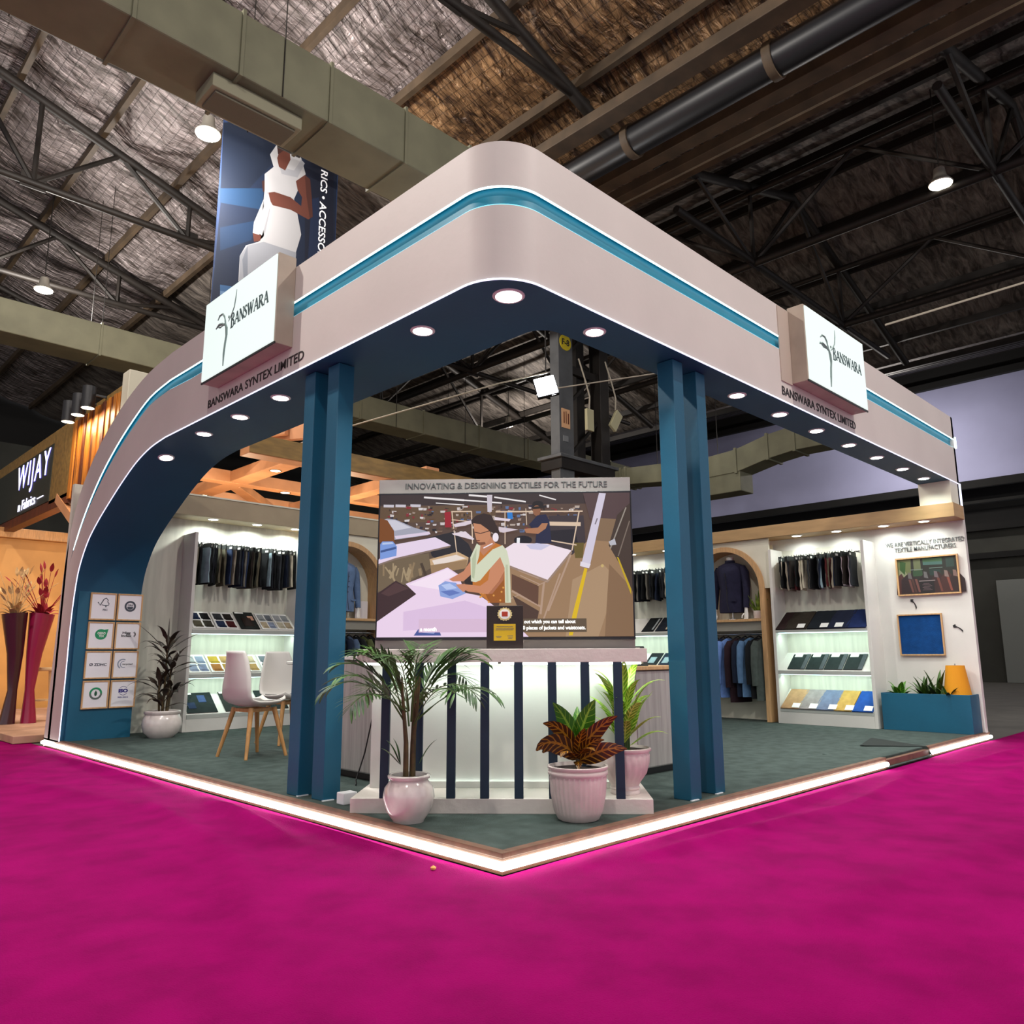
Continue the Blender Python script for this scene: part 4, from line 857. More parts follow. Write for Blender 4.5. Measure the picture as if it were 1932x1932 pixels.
mannequin('headless mannequin in a light denim-blue jacket, half behind the left pillars', (3.56, 7.03, ZP+1.42), .1, '#5f7699')
def jacket(c, x, z, col, lbl, grp, name='jacket', h=.88, stripes=False, th=.1, rz=0):
    t = thing(name, lbl, 'jacket', (0, 0, 0), 0, grp); t.matrix_world = frame_of(c) @ Matrix.Translation((x, .14, z)) @ Matrix.Rotation(PI/2+rz, 4, 'Z')
    jm = striped if stripes else fabric(col)
    b = MB(); b.loft([oval(0, 0, zz, rx, ry, 18) for zz, rx, ry in [(-h, .2, th*.8), (-h*.75, .205, th*.8), (-h*.5, .2, th*.72), (-h*.25, .2, th*.7), (-.13, .185, th*.6), (-.075, .12, th*.45), (-.045, .05, th*.35)]]); b.build('jacket_body', jm, t, 60)
    for sg in (-1, 1): MB().tube([(sg*.165, 0, -.1), (sg*.2, 0, -.17), (sg*.215, .01, -.4), (sg*.21, .015, -h*.78)], [.04, .055, .05, .042], 12).build('sleeve', jm, t, 60)
    MB().tube([(-.19, 0, -.105), (-.05, 0, -.04), (0, 0, -.02), (.05, 0, -.04), (.19, 0, -.105)], .009, 6).build('hanger', M['black'], t, 60)
    MB().tube([(0, 0, -.02), (0, 0, .012), (.012, 0, .024), (0, 0, .034), (-.012, 0, .024)], .0035, 5).build('hanger_hook', M['chrome'], t, 60)
    return t
striped = bpy.data.materials.new('striped_cardigan_cloth'); striped.use_nodes = True; MATS['striped'] = striped
def _st():
    nt = striped.node_tree; b = nt.nodes['Principled BSDF']; tc = nt.nodes.new('ShaderNodeTexCoord'); s = nt.nodes.new('ShaderNodeSeparateXYZ'); nt.links.new(tc.outputs['Object'], s.inputs[0])
    a = nt.nodes.new('ShaderNodeMath'); a.operation = 'MULTIPLY'; a.inputs[1].default_value = 10; nt.links.new(s.outputs[2], a.inputs[0])
    f = nt.nodes.new('ShaderNodeMath'); f.operation = 'FRACT'; nt.links.new(a.outputs[0], f.inputs[0])
    r = nt.nodes.new('ShaderNodeValToRGB'); r.color_ramp.interpolation = 'CONSTANT'; nt.links.new(f.outputs[0], r.inputs[0]); e = r.color_ramp.elements
    e[0].color = (*lin('#8a8488'), 1); e[1].position = .62; e[1].color = (*lin('#bdb38c'), 1); e.new(.78).color = (*lin('#6d6868'), 1)
    nt.links.new(r.outputs[0], b.inputs['Base Color']); b.inputs['Roughness'].default_value = .9
_st()
NR = ((7.30, 3.66, ZP), -PI/2); NL = ((2.90, 6.86, ZP), 0); rz_ = 1.17
for i, (x, col, nm, hh, st) in enumerate([(.24, '#1b2436', 'navy', .8, 0), (.37, '#8a8488', 'grey striped', .82, 1), (.50, '#16223e', 'midnight blue', .86, 0), (.58, '#6685c0', 'periwinkle blue', .86, 0), (.73, '#2a1a20', 'dark maroon', .92, 0), (.84, '#1b2436', 'dark navy', .84, 0), (.92, '#5c7ca0', 'steel blue', .84, 0), (1.05, '#15171a', 'black', .86, 0), (1.13, '#4c5450', 'grey-green', .88, 0)]):
    jacket(NR, x, rz_-.012, col, '%s garment on a hanger in the right niche, %s from the left' % (nm, ORD[i]), 'garments in the right niche', h=hh, stripes=bool(st), th=.07, rz=-.25)
for i, (x, col, nm) in enumerate([(.55, '#15171a', 'black'), (.68, '#1b2436', 'navy'), (.78, '#4a5a74', 'slate blue'), (.90, '#15171a', 'jet black'), (1.02, '#4c5232', 'olive'), (1.14, '#201c1c', 'dark brown')]):
    jacket(NL, x, 1.22-.012, col, '%s garment on a hanger in the left niche, %s from the left' % (nm, ORD[i]), 'garments in the left niche', h=.8, th=.07)
def pot_plant_small():
    t = thing('potted_snake_plant', 'small snake plant in a white pot beside the dark jacket figure', 'plant', (7.46, 2.60, ZP+1.37))
    MB().lathe([(.05, 0), (.068, .01), (.075, .06), (.075, .115), (.066, .115), (.064, .09)], 24, cap=False).build('pot', M['pot_gloss'], t, 50)
    MB().lathe([(.001, .095), (.066, .095)], 20, cap=False).build('soil', M['soil'], t)
    b = MB()
    for q in range(13):
        a = q*2.4; b.leaf((.03*math.cos(a), .03*math.sin(a), .09), a, rad(82-(q % 4)*12), .2+.06*(q % 3), .035, .15, fold=.5, stalk=0)
    b.build('foliage', M['snake'], t, 60, solid=.002)
pot_plant_small()
tag(MB().box(-.1, .12, .0, .012, 0, .26).build('small_poster', M['paper'], loc=(3.95, 7.12, ZP+1.43), bevel=.002), 'small white poster leaning behind the denim jacket figure', 'poster')
# ---- end panel of the right wall
def endpanel():
    text('WE ARE VERTICALLY INTEGRATED\nTEXTILE MANUFACTURERS', 'wall_lettering', mat('silver_letter', '#6c7270', .5), None, .90, .125, (7.655, .455, 2.24), rot=(PI/2, 0, -PI/2), depth=.006, bold=.005)
    tag(bpy.context.scene.objects['wall_lettering'], 'two lines of grey raised lettering on the white end panel', 'lettering')
    t = thing('framed_picture', 'gold framed photograph of maroon suit jackets on the end panel', 'picture frame', (7.65, .80, 1.69), -PI/2); W, H = .71, .47
    b = MB()
    for q in ((0, W, 0, .018), (0, W, H-.018, H), (0, .018, .018, H-.018), (W-.018, W, .018, H-.018)): b.box(q[0], q[1], -.03, 0, q[2], q[3])
    b.build('frame', M['oak'], t, bevel=.002)
    def fn(u, v, l): return (.016+u*(W-.032), -.012-l, .016+v*(H-.032))
    P = [((52, 52, 42), [(0, 0), (1, 0), (1, 1), (0, 1)]), ((150, 160, 96), [(0, .45), (.22, .45), (.24, 1), (0, 1)]), ((200, 205, 160), [(.02, .35), (.18, .5), (.1, .75), (.02, .7)]), ((70, 120, 50), [(.04, .7), (.12, .55), (.15, .9), (.05, .95)]),
         ((150, 160, 110), [(.28, .65), (.4, .65), (.4, .98), (.28, .98)]), ((90, 140, 90), [(.44, .8), (.76, .78), (.76, .98), (.44, .98)]), ((100, 150, 140), [(.44, .8), (.76, .78), (.76, .87), (.44, .88)]), ((60, 90, 80), [(.82, .7), (.95, .7), (.95, .96), (.82, .96)]), ((70, 110, 70), [(.26, .5), (.42, .5), (.42, .66), (.26, .66)]), ((40, 74, 66), [(.54, .5), (.72, .5), (.72, .66), (.54, .66)])]
    for x, w2, c in [(-.05, .2, (110, 58, 56)), (.03, .32, (60, 36, 40)), (.33, .3, (50, 34, 36)), (.55, .25, (70, 34, 34)), (.7, .25, (95, 45, 40)), (.85, .25, (60, 30, 30))]:
        P.append((c, [(x, 0), (x+w2, 0), (x+w2, .35), (x+w2*.75, .48), (x+w2*.55, .6), (x+w2*.35, .55), (x+.02, .42)]))
    for x, c in [(.2, (150, 140, 140)), (.47, (150, 145, 145)), (.64, (150, 130, 135)), (.81, (190, 160, 150)), (.95, (180, 140, 130))]: P.append((c, [(x-.03, .45), (x+.04, .42), (x+.02, .6), (x-.03, .62)]))
    for x, c in [(.22, (150, 90, 80)), (.27, (110, 70, 60)), (.33, (160, 100, 90)), (.7, (150, 80, 65)), (.86, (190, 100, 80))]: P.append((c, [(x, .05), (x+.035, .05), (x-.01, .42), (x-.05, .42)]))
    P += [((30, 20, 24), [(.36, .02), (.6, .02), (.6, .34), (.36, .34)]), ((200, 180, 180), [(.35, .345), (.62, .345), (.62, .37), (.35, .37)]), ((170, 190, 180), [(.22, .675), (.43, .675), (.43, .695), (.22, .695)]), ((150, 180, 170), [(.54, .69), (.76, .69), (.76, .71), (.54, .71)])]
    for q in range(6): P.append(((150, 120, 125), [(.40+.02*(q % 2), .1+q*.035), (.56-.02*(q % 3), .1+q*.035), (.56-.02*(q % 3), .112+q*.035), (.40+.02*(q % 2), .112+q*.035)]))
    P = [(tuple(v*.62 for v in c), p) for c, p in P]
    picture('photograph', P, fn, t)
    t = thing('framed_cloth', 'gold framed square of deep blue cloth on the end panel', 'picture frame', (7.65, .84, .965), -PI/2); W, H = .51, .50
    b = MB()
    for q in ((0, W, 0, .016), (0, W, H-.016, H), (0, .016, .016, H-.016), (W-.016, W, .016, H-.016)): b.box(q[0], q[1], -.03, 0, q[2], q[3])
    b.build('frame', M['oak'], t, bevel=.002); MB().box(.015, W-.015, -.012, -.001, .015, H-.015).build('blue_cloth', fabric('#0d3f78'), t)
    for i, (y, z, a) in enumerate([(.64, 1.58, .5), (.17, 1.27, 0)]):
        b = MB(); P = [(-.055, .045)]
        def pt(s_): return (-.045+.09*s_, .035-.06*s_**2)
        L = [(pt(s_/8)[0], pt(s_/8)[1]+.012*s_/8) for s_ in range(9)]; Rr = [(pt(s_/8)[0], pt(s_/8)[1]-.012*s_/8) for s_ in range(9)]
        pts = [(-.06, .045), (-.03, .06), (-.028, .04)]+L[3:]+Rr[3:][::-1]+[(-.035, .018), (-.05, .02)]
        c, s_ = math.cos(-a), math.sin(-a); pts = [(u*c-v*s_, u*s_+v*c) for u, v in pts]
        o = MB().prism(pts, lambda u, v, d: (d, -u, v), 7.652, 7.659).build('wall_arrow', M['ink'], loc=(0, y, z))
        tag(o, ['small black curved arrow under the jackets photograph', 'small black curved arrow right of the blue cloth frame'][i], 'arrow', 'wall arrows')
endpanel()
# ---- planter with lamp shade
def planter():
    t = thing('planter_box', 'teal planter box at the foot of the white end panel', 'planter', (7.32, .03, ZP)); W = .97; D = .33; H = .43
    b = MB(); b.box(0, .02, 0, W, 0, H); b.build('front_board', M['teal'], t, bevel=.003); MB().box(.02, D, 0, .02, 0, H).build('end_board', M['teal'], t, bevel=.003); MB().box(.02, D, W-.02, W, 0, H).build('end_board', M['teal'], t, bevel=.003)
    MB().box(.02, D, .02, W-.02, 0, H-.04).build('soil', M['soil'], t)
    pl = [('yellow-green broad-leaved plant at the left end of the planter', .80, 9, .21, .08, 'croton_g', .7), ('dark spiky plant in the middle of the planter', .52, 14, .26, .045, 'palm', .45), ('tall narrow-leaved plant beside the mustard shade', .38, 10, .33, .055, 'palm', .3), ('low leaves in front of the mustard shade', .24, 7, .2, .045, 'palm', .6)]
    for lbl, y, n, l, w_, m_, dr in pl:
        p = thing('planter_plant', lbl, 'plant', (7.46 if y > .3 else 7.38, .03+y, ZP+H-.045), 0, 'plants in the planter'); b = MB()
        for q in range(n):
            a = q*2*PI/n+y*3; b.leaf((.01*math.cos(a), .01*math.sin(a), .0), a, rad(42+(q % 3)*17), l*(.8+.12*(q % 3)), w_, dr)
        b.build('foliage', M[m_], p, 60, solid=.0015)
    t = thing('table_lamp', 'mustard cone lamp shade standing at the right end of the planter', 'lamp', (7.50, .205, ZP+H-.04))
    MB().lathe([(.143, .035), (.098, .365), (.094, .365), (.139, .035)], 32, cap=False).build('lamp_shade', M['ambershade'], t, 40)
    MB().lathe([(.05, 0), (.05, .01), (.012, .02), (.012, .3)], 16).build('lamp_base', M['chrome'], t, 40)
    MB().tube([(0, 0, .3), (0, 0, .385)], .006, 6).build('finial', M['chrome'], t, 40)
planter()
# ---- reception counter (turned 45 degrees towards the corner)
CO = Vector((.6305, .667, ZP)); CRZ = math.atan2(-1.274, 1.195)
def counter():
    t = thing('reception_counter', 'white backlit reception counter with dark slats at the front corner', 'counter', CO, CRZ)
    MB().box(-.875, .875, 0, .62, 0, .084).build('plinth', M['plinthw'], t, bevel=.003)
    MB().box(-.84, .835, .36, .62, .084, .845).build('counter_body', M['white'], t, bevel=.003)
    MB().box(-.86, .868, 0, .64, .855, .935).build('counter_top', M['plinthw'], t, bevel=.003)
    for x in (-.680, -.484, -.290, -.093, .106, .305, .499, .692): MB().box(x-.026, x+.026, .0, .028, .084, .855).build('slat', M['slat'], t, bevel=.002)
    for (a, c) in ((-.84, -.02), (0.0, .84)): MB().tube([(a, .075, .848), ((a+c)/2, .08, .846), (c, .075, .849)], .0075, 6).build('led_strip', M['led'], t)
    for k in range(42): 
        if k % 3 == 0: MB().lathe([(.001, .0), (.007, .004), (.001, .008)], 8, cap=False).build('led_dot', M['led'], t).location = (-.83+k*.0402, .07, .838)
    for x in (-.55, 0, .55): lamp('AREA', 'counter_led', (x, .20, .84), 1.4, (.8, 1, .9), .5, (rad(20), 0, 0), t, size_y=.03)
    lamp('AREA', 'counter_led', (0, .35, .12), .4, (.8, 1, .9), 1.5, (rad(200), 0, 0), t, size_y=.02)
    return t
counter()
def C(x, y, z): return CO + Matrix.Rotation(CRZ, 3, 'Z') @ Vector((x, y, z))
def plaque():
    t = thing('award_plaque', 'dark wooden award plaque with gold seal standing on the counter top', 'plaque', C(.022, .1, .935), CRZ)
    W, H = .112, .262
    MB().box(-W, W, 0, .018, 0, H).build('plaque_board', mat('dark_plaque_wood', '#22130f', .35, var=.2, vscale=12), t, bevel=.002)
    MB().box(-.068, .066, -.003, 0, .05, .15).build('brass_plate', mat('brass_plate', '#d2ab22', .35, .3), t, bevel=.001)
    for z, a, c in ((.134, -.05, .05), (.122, -.055, .055), (.114, -.055, .05), (.075, -.055, -.02), (.068, -.05, -.025), (.078, .015, .05), (.07, .02, .05), (.062, .02, .045)): MB().box(a, c, -.0036, -.003, z-.0015, z+.0015).build('engraved_line', M['greyink'], t)
    b = MB(); pts = []
    for k in range(32): a = 2*PI*k/32; r = .047 if k % 2 else .041; pts.append((r*math.cos(a), .21+r*.9*math.sin(a)))
    b.prism(pts, lambda u, v, d: (u, d, v), -.004, 0); b.build('seal', mat('seal_cream', '#d9c98e', .5, .2), t)
    pts = [(.033*math.cos(2*PI*k/24), .21+.03*math.sin(2*PI*k/24)) for k in range(24)]
    MB().prism(pts, lambda u, v, d: (u, d, v), -.0055, -.004).build('seal_ring', M['label'], t)
    MB().box(-.018, .018, -.0075, -.0055, .197, .225).build('seal_centre', mat('seal_red', '#a8321c', .5), t)
    MB().tube([(0, .018, .2), (0, .1, .0)], .004, 6).build('easel_leg', M['blackm'], t)
plaque()
# ---- screen tower
def tower():
    t = thing('screen_tower', 'pale panel tower behind the counter carrying the big video screen', 'display wall', C(0, .66, 0), CRZ)
    MB().box(-.895, .878, 0, .16, 0, 2.125).build('tower_panel', mat('tower_laminate', '#a59b96', .6, var=.06, vscale=3, stretch=(1, 1, 5)), t, bevel=.004)
    text('INNOVATING & DESIGNING TEXTILES FOR THE FUTURE', 'tower_lettering', M['greyink'], t, 1.42, .042, (0.005, -.002, 2.055), depth=.004, bold=.006)
    s = thing('television', 'large video screen showing a woman in a garment factory', 'television', C(0, .645, 0), CRZ)
    X0, X1, Z0, Z1 = -.868, .862, 1.018, 2.0
    MB().box(X0-.012, X1+.012, -.055, .012, Z0-.02, Z1+.012).build('screen_bezel', mat('bezel_black', '#16101a', .35), s, bevel=.003)
    def fn(u, v, l): return (X0+(u-128)/(1786-128)*(X1-X0), -.0562-l, Z1-(v-228)/(1162-228)*(Z1-Z0))
    rn = random.Random(3); P = []
    A = lambda c, p: P.append((c, p))
    A((86, 66, 58), [(128, 228), (1786, 228), (1786, 1162), (128, 1162)])
    A((58, 46, 48), [(128, 228), (1786, 228), (1786, 300), (128, 300)]); A((96, 74, 56), [(128, 310), (900, 300), (900, 400), (128, 420)])
    for (x0, y0, x1, y1, w2) in [(420, 246, 690, 268, 12), (690, 268, 940, 290, 9), (720, 234, 850, 246, 12), (890, 250, 1100, 283, 10), (1190, 240, 1300, 272, 8), (500, 285, 690, 300, 6)]: A((232, 226, 226), bar(x0, y0, x1, y1, w2))
    for x in (150, 230, 330): A((196, 190, 200), [(x, 292), (x+70, 294), (x+68, 312), (x, 310)])
    for q in range(230):
        x = rn.uniform(150, 1480); y = rn.uniform(305, 480); a, c = rn.uniform(8, 40), rn.uniform(5, 20)
        col = rn.choice([(60, 46, 44), (200, 190, 190), (150, 130, 118), (40, 34, 40), (176, 160, 150), (96, 70, 60), (120, 96, 80), (44, 40, 58), (210, 204, 206), (130, 40, 50), (90, 110, 150)])
        A(col, [(x, y), (x+a, y+rn.uniform(-4, 4)), (x+a*.9, y+c), (x+2, y+c)])
    A((200, 190, 200), [(842, 236), (878, 236), (874, 350), (846, 350)]); A((150, 30, 45), [(560, 350), (600, 345), (608, 450), (565, 450)]); A((40, 120, 200), [(975, 350), (1010, 350), (1015, 400), (980, 400)])
    A((88, 72, 60), [(128, 690), (600, 560), (720, 610), (760, 760), (128, 1162)]); A((36, 34, 42), [(440, 520), (620, 480), (720, 560), (760, 640), (600, 700), (480, 640)])
    A((110, 94, 74), [(128, 690), (250, 650), (460, 620), (470, 720), (310, 820), (128, 870)])
    for q in range(14): x = rn.uniform(160, 460); A(rn.choice([(140, 118, 90), (70, 56, 46), (160, 140, 110)]), bar(x, rn.uniform(680, 730), x+rn.uniform(-40, 60), rn.uniform(760, 830), rn.uniform(8, 20)))
    A((160, 160, 176), [(140, 400), (180, 388), (235, 395), (360, 450), (460, 480), (455, 500), (230, 530), (210, 430)]); A((200, 198, 210), [(170, 398), (230, 398), (340, 450), (230, 470)]); A((120, 70, 34), [(128, 385), (180, 400), (225, 470), (232, 550), (128, 545)])
    A((216, 200, 220), [(230, 505), (460, 478), (470, 495), (240, 525)])
    A((226, 208, 230), [(128, 690), (128, 660), (240, 560), (500, 515), (605, 570), (240, 650)]); A((130, 110, 100), [(128, 700), (128, 688), (240, 650), (605, 570), (600, 582), (240, 662)])
    A((120, 150, 214), [(136, 560), (150, 540), (220, 540), (248, 575), (245, 636), (138, 660)]); A((60, 84, 140), [(140, 600), (240, 575), (244, 590), (140, 615)]); A((180, 196, 230), [(150, 548), (215, 545), (225, 556), (150, 562)])
    A((196, 162, 124), [(465, 660), (650, 612), (722, 650), (712, 700), (480, 745)]); A((228, 214, 206), [(482, 668), (640, 632), (706, 656), (500, 704)]); A((150, 120, 88), [(470, 700), (712, 665), (710, 720), (480, 760)])
    A((152, 120, 90), [(1000, 700), (1480, 560), (1560, 540), (1786, 560), (1786, 1162), (860, 1162)]); A((168, 138, 108), [(1400, 800), (1600, 700), (1690, 800), (1560, 1162), (1350, 1162)]); A((130, 100, 74), [(1640, 700), (1786, 860), (1786, 1162), (1600, 1162)])
    A((82, 62, 64), [(1480, 232), (1786, 232), (1786, 420), (1520, 400)]); A((128, 102, 78), [(1560, 396), (1720, 410), (1700, 560), (1550, 545)]); A((66, 52, 46), [(1700, 380), (1786, 300), (1786, 880), (1740, 760), (1640, 580)])
    A((150, 140, 130), bar(1760, 330, 1650, 600, 8)); A((120, 106, 96), bar(1780, 420, 1700, 650, 7)); A((180, 180, 190), [(1640, 555), (1680, 535), (1690, 575), (1650, 580)])
    A((60, 50, 56), [(1250, 380), (1480, 380), (1490, 560), (1400, 640), (1260, 560)]); A((34, 30, 40), [(1250, 480), (1420, 470), (1440, 560), (1260, 560)]); A((100, 84, 40), [(1410, 560), (1480, 560), (1470, 660), (1420, 660)])
    for (x0, y0, x1, y1, w2) in [(605, 346, 740, 346, 8), (610, 346, 622, 460, 7), (740, 346, 748, 560, 7), (625, 470, 645, 630, 6), (900, 350, 1475, 352, 9), (962, 345, 962, 565, 6), (1452, 350, 1400, 610, 8), (1250, 432, 1460, 438, 26), (1265, 545, 1430, 575, 8), (610, 400, 745, 415, 6), (1100, 330, 1105, 440, 5)]: A((214, 188, 164), bar(x0, y0, x1, y1, w2))
    A((214, 200, 210), [(620, 430), (740, 405), (745, 425), (700, 440), (630, 450)]); A((222, 208, 218), [(610, 492), (700, 478), (760, 530), (750, 536), (620, 500)]); A((220, 205, 215), [(890, 385), (1000, 400), (990, 415), (895, 405)]); A((210, 195, 205), [(920, 450), (1050, 470), (950, 490), (920, 480)])
    A((206, 198, 216), [(1585, 232), (1630, 235), (1517, 700), (1462, 690)]); A((222, 214, 226), [(1455, 682), (1520, 700), (1508, 728), (1450, 712)]); A((120, 110, 120), bar(1570, 400, 1555, 440, 8))
    A((216, 178, 26), [(1478, 726), (1498, 730), (1422, 1040), (1395, 1155), (1370, 1155), (1394, 1030)]); A((190, 160, 30), [(1690, 655), (1702, 660), (1776, 860), (1776, 900)]); A((196, 170, 110), ell(1595, 712, 10, 10))
    A((26, 24, 34), ell(1080, 540, 60, 30)); A((235, 235, 240), [(1040, 525), (1060, 525), (1058, 570), (1038, 570)])
    A((32, 26, 30), ell(1180, 305, 38, 26)); A((140, 92, 66), ell(1172, 345, 26, 36)); A((38, 30, 30), [(1135, 320), (1215, 315), (1222, 330), (1150, 335)])
    A((34, 36, 66), [(1118, 440), (1175, 378), (1232, 370), (1254, 410), (1268, 562), (1160, 565), (1170, 480)]); A((170, 116, 84), [(1088, 466), (1180, 458), (1205, 430), (1245, 430), (1230, 465), (1180, 500), (1100, 492)])
    A((236, 220, 230), [(945, 605), (1020, 558), (1240, 566), (1397, 610), (1238, 800), (985, 702)]); A((150, 126, 112), [(985, 702), (1238, 800), (1397, 610), (1400, 628), (1238, 820), (985, 716)]); A((200, 196, 222), [(1100, 572), (1170, 560), (1260, 575), (1200, 606), (1130, 600)])
    for (x0, y0, x1, y1, w2) in [(1215, 815, 1190, 1020, 14), (1390, 640, 1240, 1000, 12), (1320, 760, 1210, 1050, 10), (1005, 870, 1190, 970, 12), (1050, 740, 1180, 790, 6), (1060, 770, 1190, 830, 6), (1250, 800, 1000, 920, 6)]: A((176, 146, 126), bar(x0, y0, x1, y1, w2))
    A((96, 66, 52), [(1005, 760), (1180, 840), (1175, 960), (1005, 860)]); A((74, 52, 44), [(1010, 900), (1180, 1000), (1160, 1100), (1080, 1060)])
    A((232, 208, 232), [(128, 1060), (380, 885), (310, 820), (585, 715), (655, 760), (700, 880), (800, 900), (870, 950), (1000, 1050), (1112, 1162), (128, 1162)]); A((242, 224, 240), [(330, 825), (585, 722), (645, 765), (560, 800), (540, 860)]); A((218, 190, 222), [(300, 1000), (700, 930), (860, 980), (900, 1100), (300, 1120)])
    A((60, 40, 44), [(128, 880), (245, 798), (340, 850), (382, 886), (128, 1062)]); A((78, 54, 56), [(150, 880), (245, 810), (330, 850), (200, 900)])
    A((42, 32, 34), [(690, 760), (745, 660), (780, 640), (760, 830), (700, 820)])
    A((188, 112, 44), [(790, 580), (870, 545), (955, 580), (985, 660), (962, 945), (860, 945), (800, 890), (750, 830), (750, 700)]); A((150, 84, 30), [(830, 880), (900, 820), (950, 700), (962, 945), (860, 945)])
    for q in range(12): x = rn.uniform(800, 950); y = rn.uniform(830, 940); A((214, 150, 70), ell(x, y, 7, 7, 6))
    A((198, 132, 98), [(870, 690), (920, 645), (955, 680), (958, 740), (920, 810), (850, 890), (720, 872), (655, 838), (690, 824), (800, 836), (850, 800)]); A((170, 106, 76), [(850, 890), (920, 812), (958, 742), (950, 800), (880, 886)])
    A((196, 130, 98), [(596, 792), (690, 740), (740, 668), (760, 690), (742, 760), (690, 806), (620, 806)])
    A((186, 124, 92), [(800, 540), (860, 500), (900, 560), (860, 600), (820, 640), (790, 600)])
    A((50, 34, 34), [(738, 405), (770, 375), (820, 360), (870, 372), (895, 420), (925, 480), (922, 540), (895, 500), (850, 470), (800, 440), (760, 440), (742, 430)])
    A((192, 132, 98), [(752, 425), (800, 432), (850, 468), (868, 490), (862, 530), (835, 565), (800, 572), (776, 545), (764, 500), (758, 470)]); A((120, 74, 54), [(776, 545), (800, 572), (835, 565), (830, 550), (800, 552)])
    A((50, 30, 34), bar(762, 484, 800, 494, 5)); A((50, 30, 34), bar(800, 494, 862, 476, 5)); A((90, 40, 40), bar(772, 540, 796, 540, 5)); A((235, 225, 235), ell(900, 520, 20, 30)); A((240, 230, 240), bar(820, 590, 880, 560, 7))
    A((208, 212, 186), [(740, 806), (734, 650), (776, 560), (800, 575), (792, 640), (776, 700), (880, 600), (945, 572), (975, 610), (992, 690), (1000, 945), (962, 945), (958, 720), (930, 650), (850, 740), (800, 800), (770, 812)]); A((180, 188, 158), [(745, 780), (745, 660), (775, 590), (770, 700), (760, 790)]); A((184, 190, 162), [(965, 700), (980, 700), (985, 940), (970, 940)])
    A((138, 160, 216), [(526, 832), (570, 804), (640, 815), (680, 850), (706, 884), (620, 920), (540, 902)]); A((180, 196, 236), [(545, 830), (600, 818), (650, 850), (580, 860)]); A((96, 118, 186), [(540, 870), (620, 862), (670, 880), (600, 900)])
    A((198, 134, 104), [(640, 826), (700, 822), (720, 850), (690, 876), (660, 850)]); A((70, 86, 150), [(370, 1152), (400, 1110), (470, 1078), (525, 1090), (548, 1152)]); A((150, 164, 210), [(400, 1130), (470, 1100), (520, 1120), (500, 1140)])
    A((214, 184, 210), [(402, 1048), (846, 1048), (846, 1132), (402, 1132)]); A((92, 76, 60), [(1075, 1048), (1485, 1048), (1485, 1134), (1075, 1134)])
    picture('screen_picture', P, fn, s, lit=True)
    st = mat('subtitle_white', '#f2f0ee', .5, emit=.9); st2 = mat('subtitle_faint', '#e6d6ea', .5, emit=.85)
    kx = (X1-X0)/(1786-128)
    def tx(sx, u, v, wu, hv, m_): p = fn(u, v, .017); text(sx, 'subtitle_lettering', m_, s, wu*kx, hv*(Z1-Z0)/934, (p[0], p[1], p[2]), depth=.001, align='l', bold=.02)
    tx('out which you can tell about', 1084, 1085, 330, 30, st); tx('0 pieces of jackets and waistcoats.', 1076, 1125, 402, 32, st)
    tx('a month', 412, 1125, 106, 26, st)
tower()
# ---- low side cabinets behind the screen
def wing(lbl, x0, x1, y0, y1, ztop, oak, m):
    t = thing('side_cabinet', lbl, 'cabinet', ((x0+x1)/2, (y0+y1)/2, ZP), 0, 'low side cabinets'); a, c = (x1-x0)/2, (y1-y0)/2
    MB().box(-a+.05, a-.05, -c+.05, c-.05, 0, .05).build('dark_base', M['black'], t); MB().box(-a, a, -c, c, .05, ztop-.035-ZP).build('cabinet_body', m, t, bevel=.012)
    MB().box(-a-.01, a+.01, -c-.01, c+.01, ztop-.03-ZP, ztop-ZP).build('cabinet_top', M['oak'] if oak else M['white'], t, bevel=.004)
wing('low grey side cabinet with white top between the left pillars and the counter', .76, 1.22, 2.02, 3.05, .99, False, M['greywood'])
wing('low grey side cabinet with wooden top between the counter and the right pillars', 1.98, 3.0, .90, 1.36, .905, True, M['greywood'])
for i in range(3):
    t = thing('sample_book', ['black sample book leaning on the right side cabinet, nearest the counter', 'sample book with a blue patch leaning on the right side cabinet', 'swatched black sample book on the right side cabinet by the pillar'][i], 'book', (2.0+i*.17, .99, .905), rad(-28), 'books on the side cabinet')
    b = MB().box(0, .15, 0, .02, 0, .17).build('book_cover', M['board_dark'], t, bevel=.003); b.rotation_euler = (rad(-24), 0, 0)
    for q, (cc, z) in enumerate([('#c2bca6', .11), ('#8fa6ae', .06), ('#3d49a0', .015)] if i != 2 else [('#c8beb0', .12), ('#b5a68a', .07), ('#8b8374', .02)]):
        o = MB().box(.04, .11, -.003, 0, z, z+.035).build('swatch', fabric(cc), t); o.rotation_euler = (rad(-24), 0, 0)
# black cord down the left cabinet
tag(MB().tube([(.74, 2.06, .92), (.735, 2.1, .6), (.735, 2.2, .3), (.70, 2.25, ZP+.01), (.60, 2.1, ZP+.006)], .005, 6).build('loose_wire', M['black'], smooth=60), 'thin black cord hanging down the left side cabinet', 'cord')
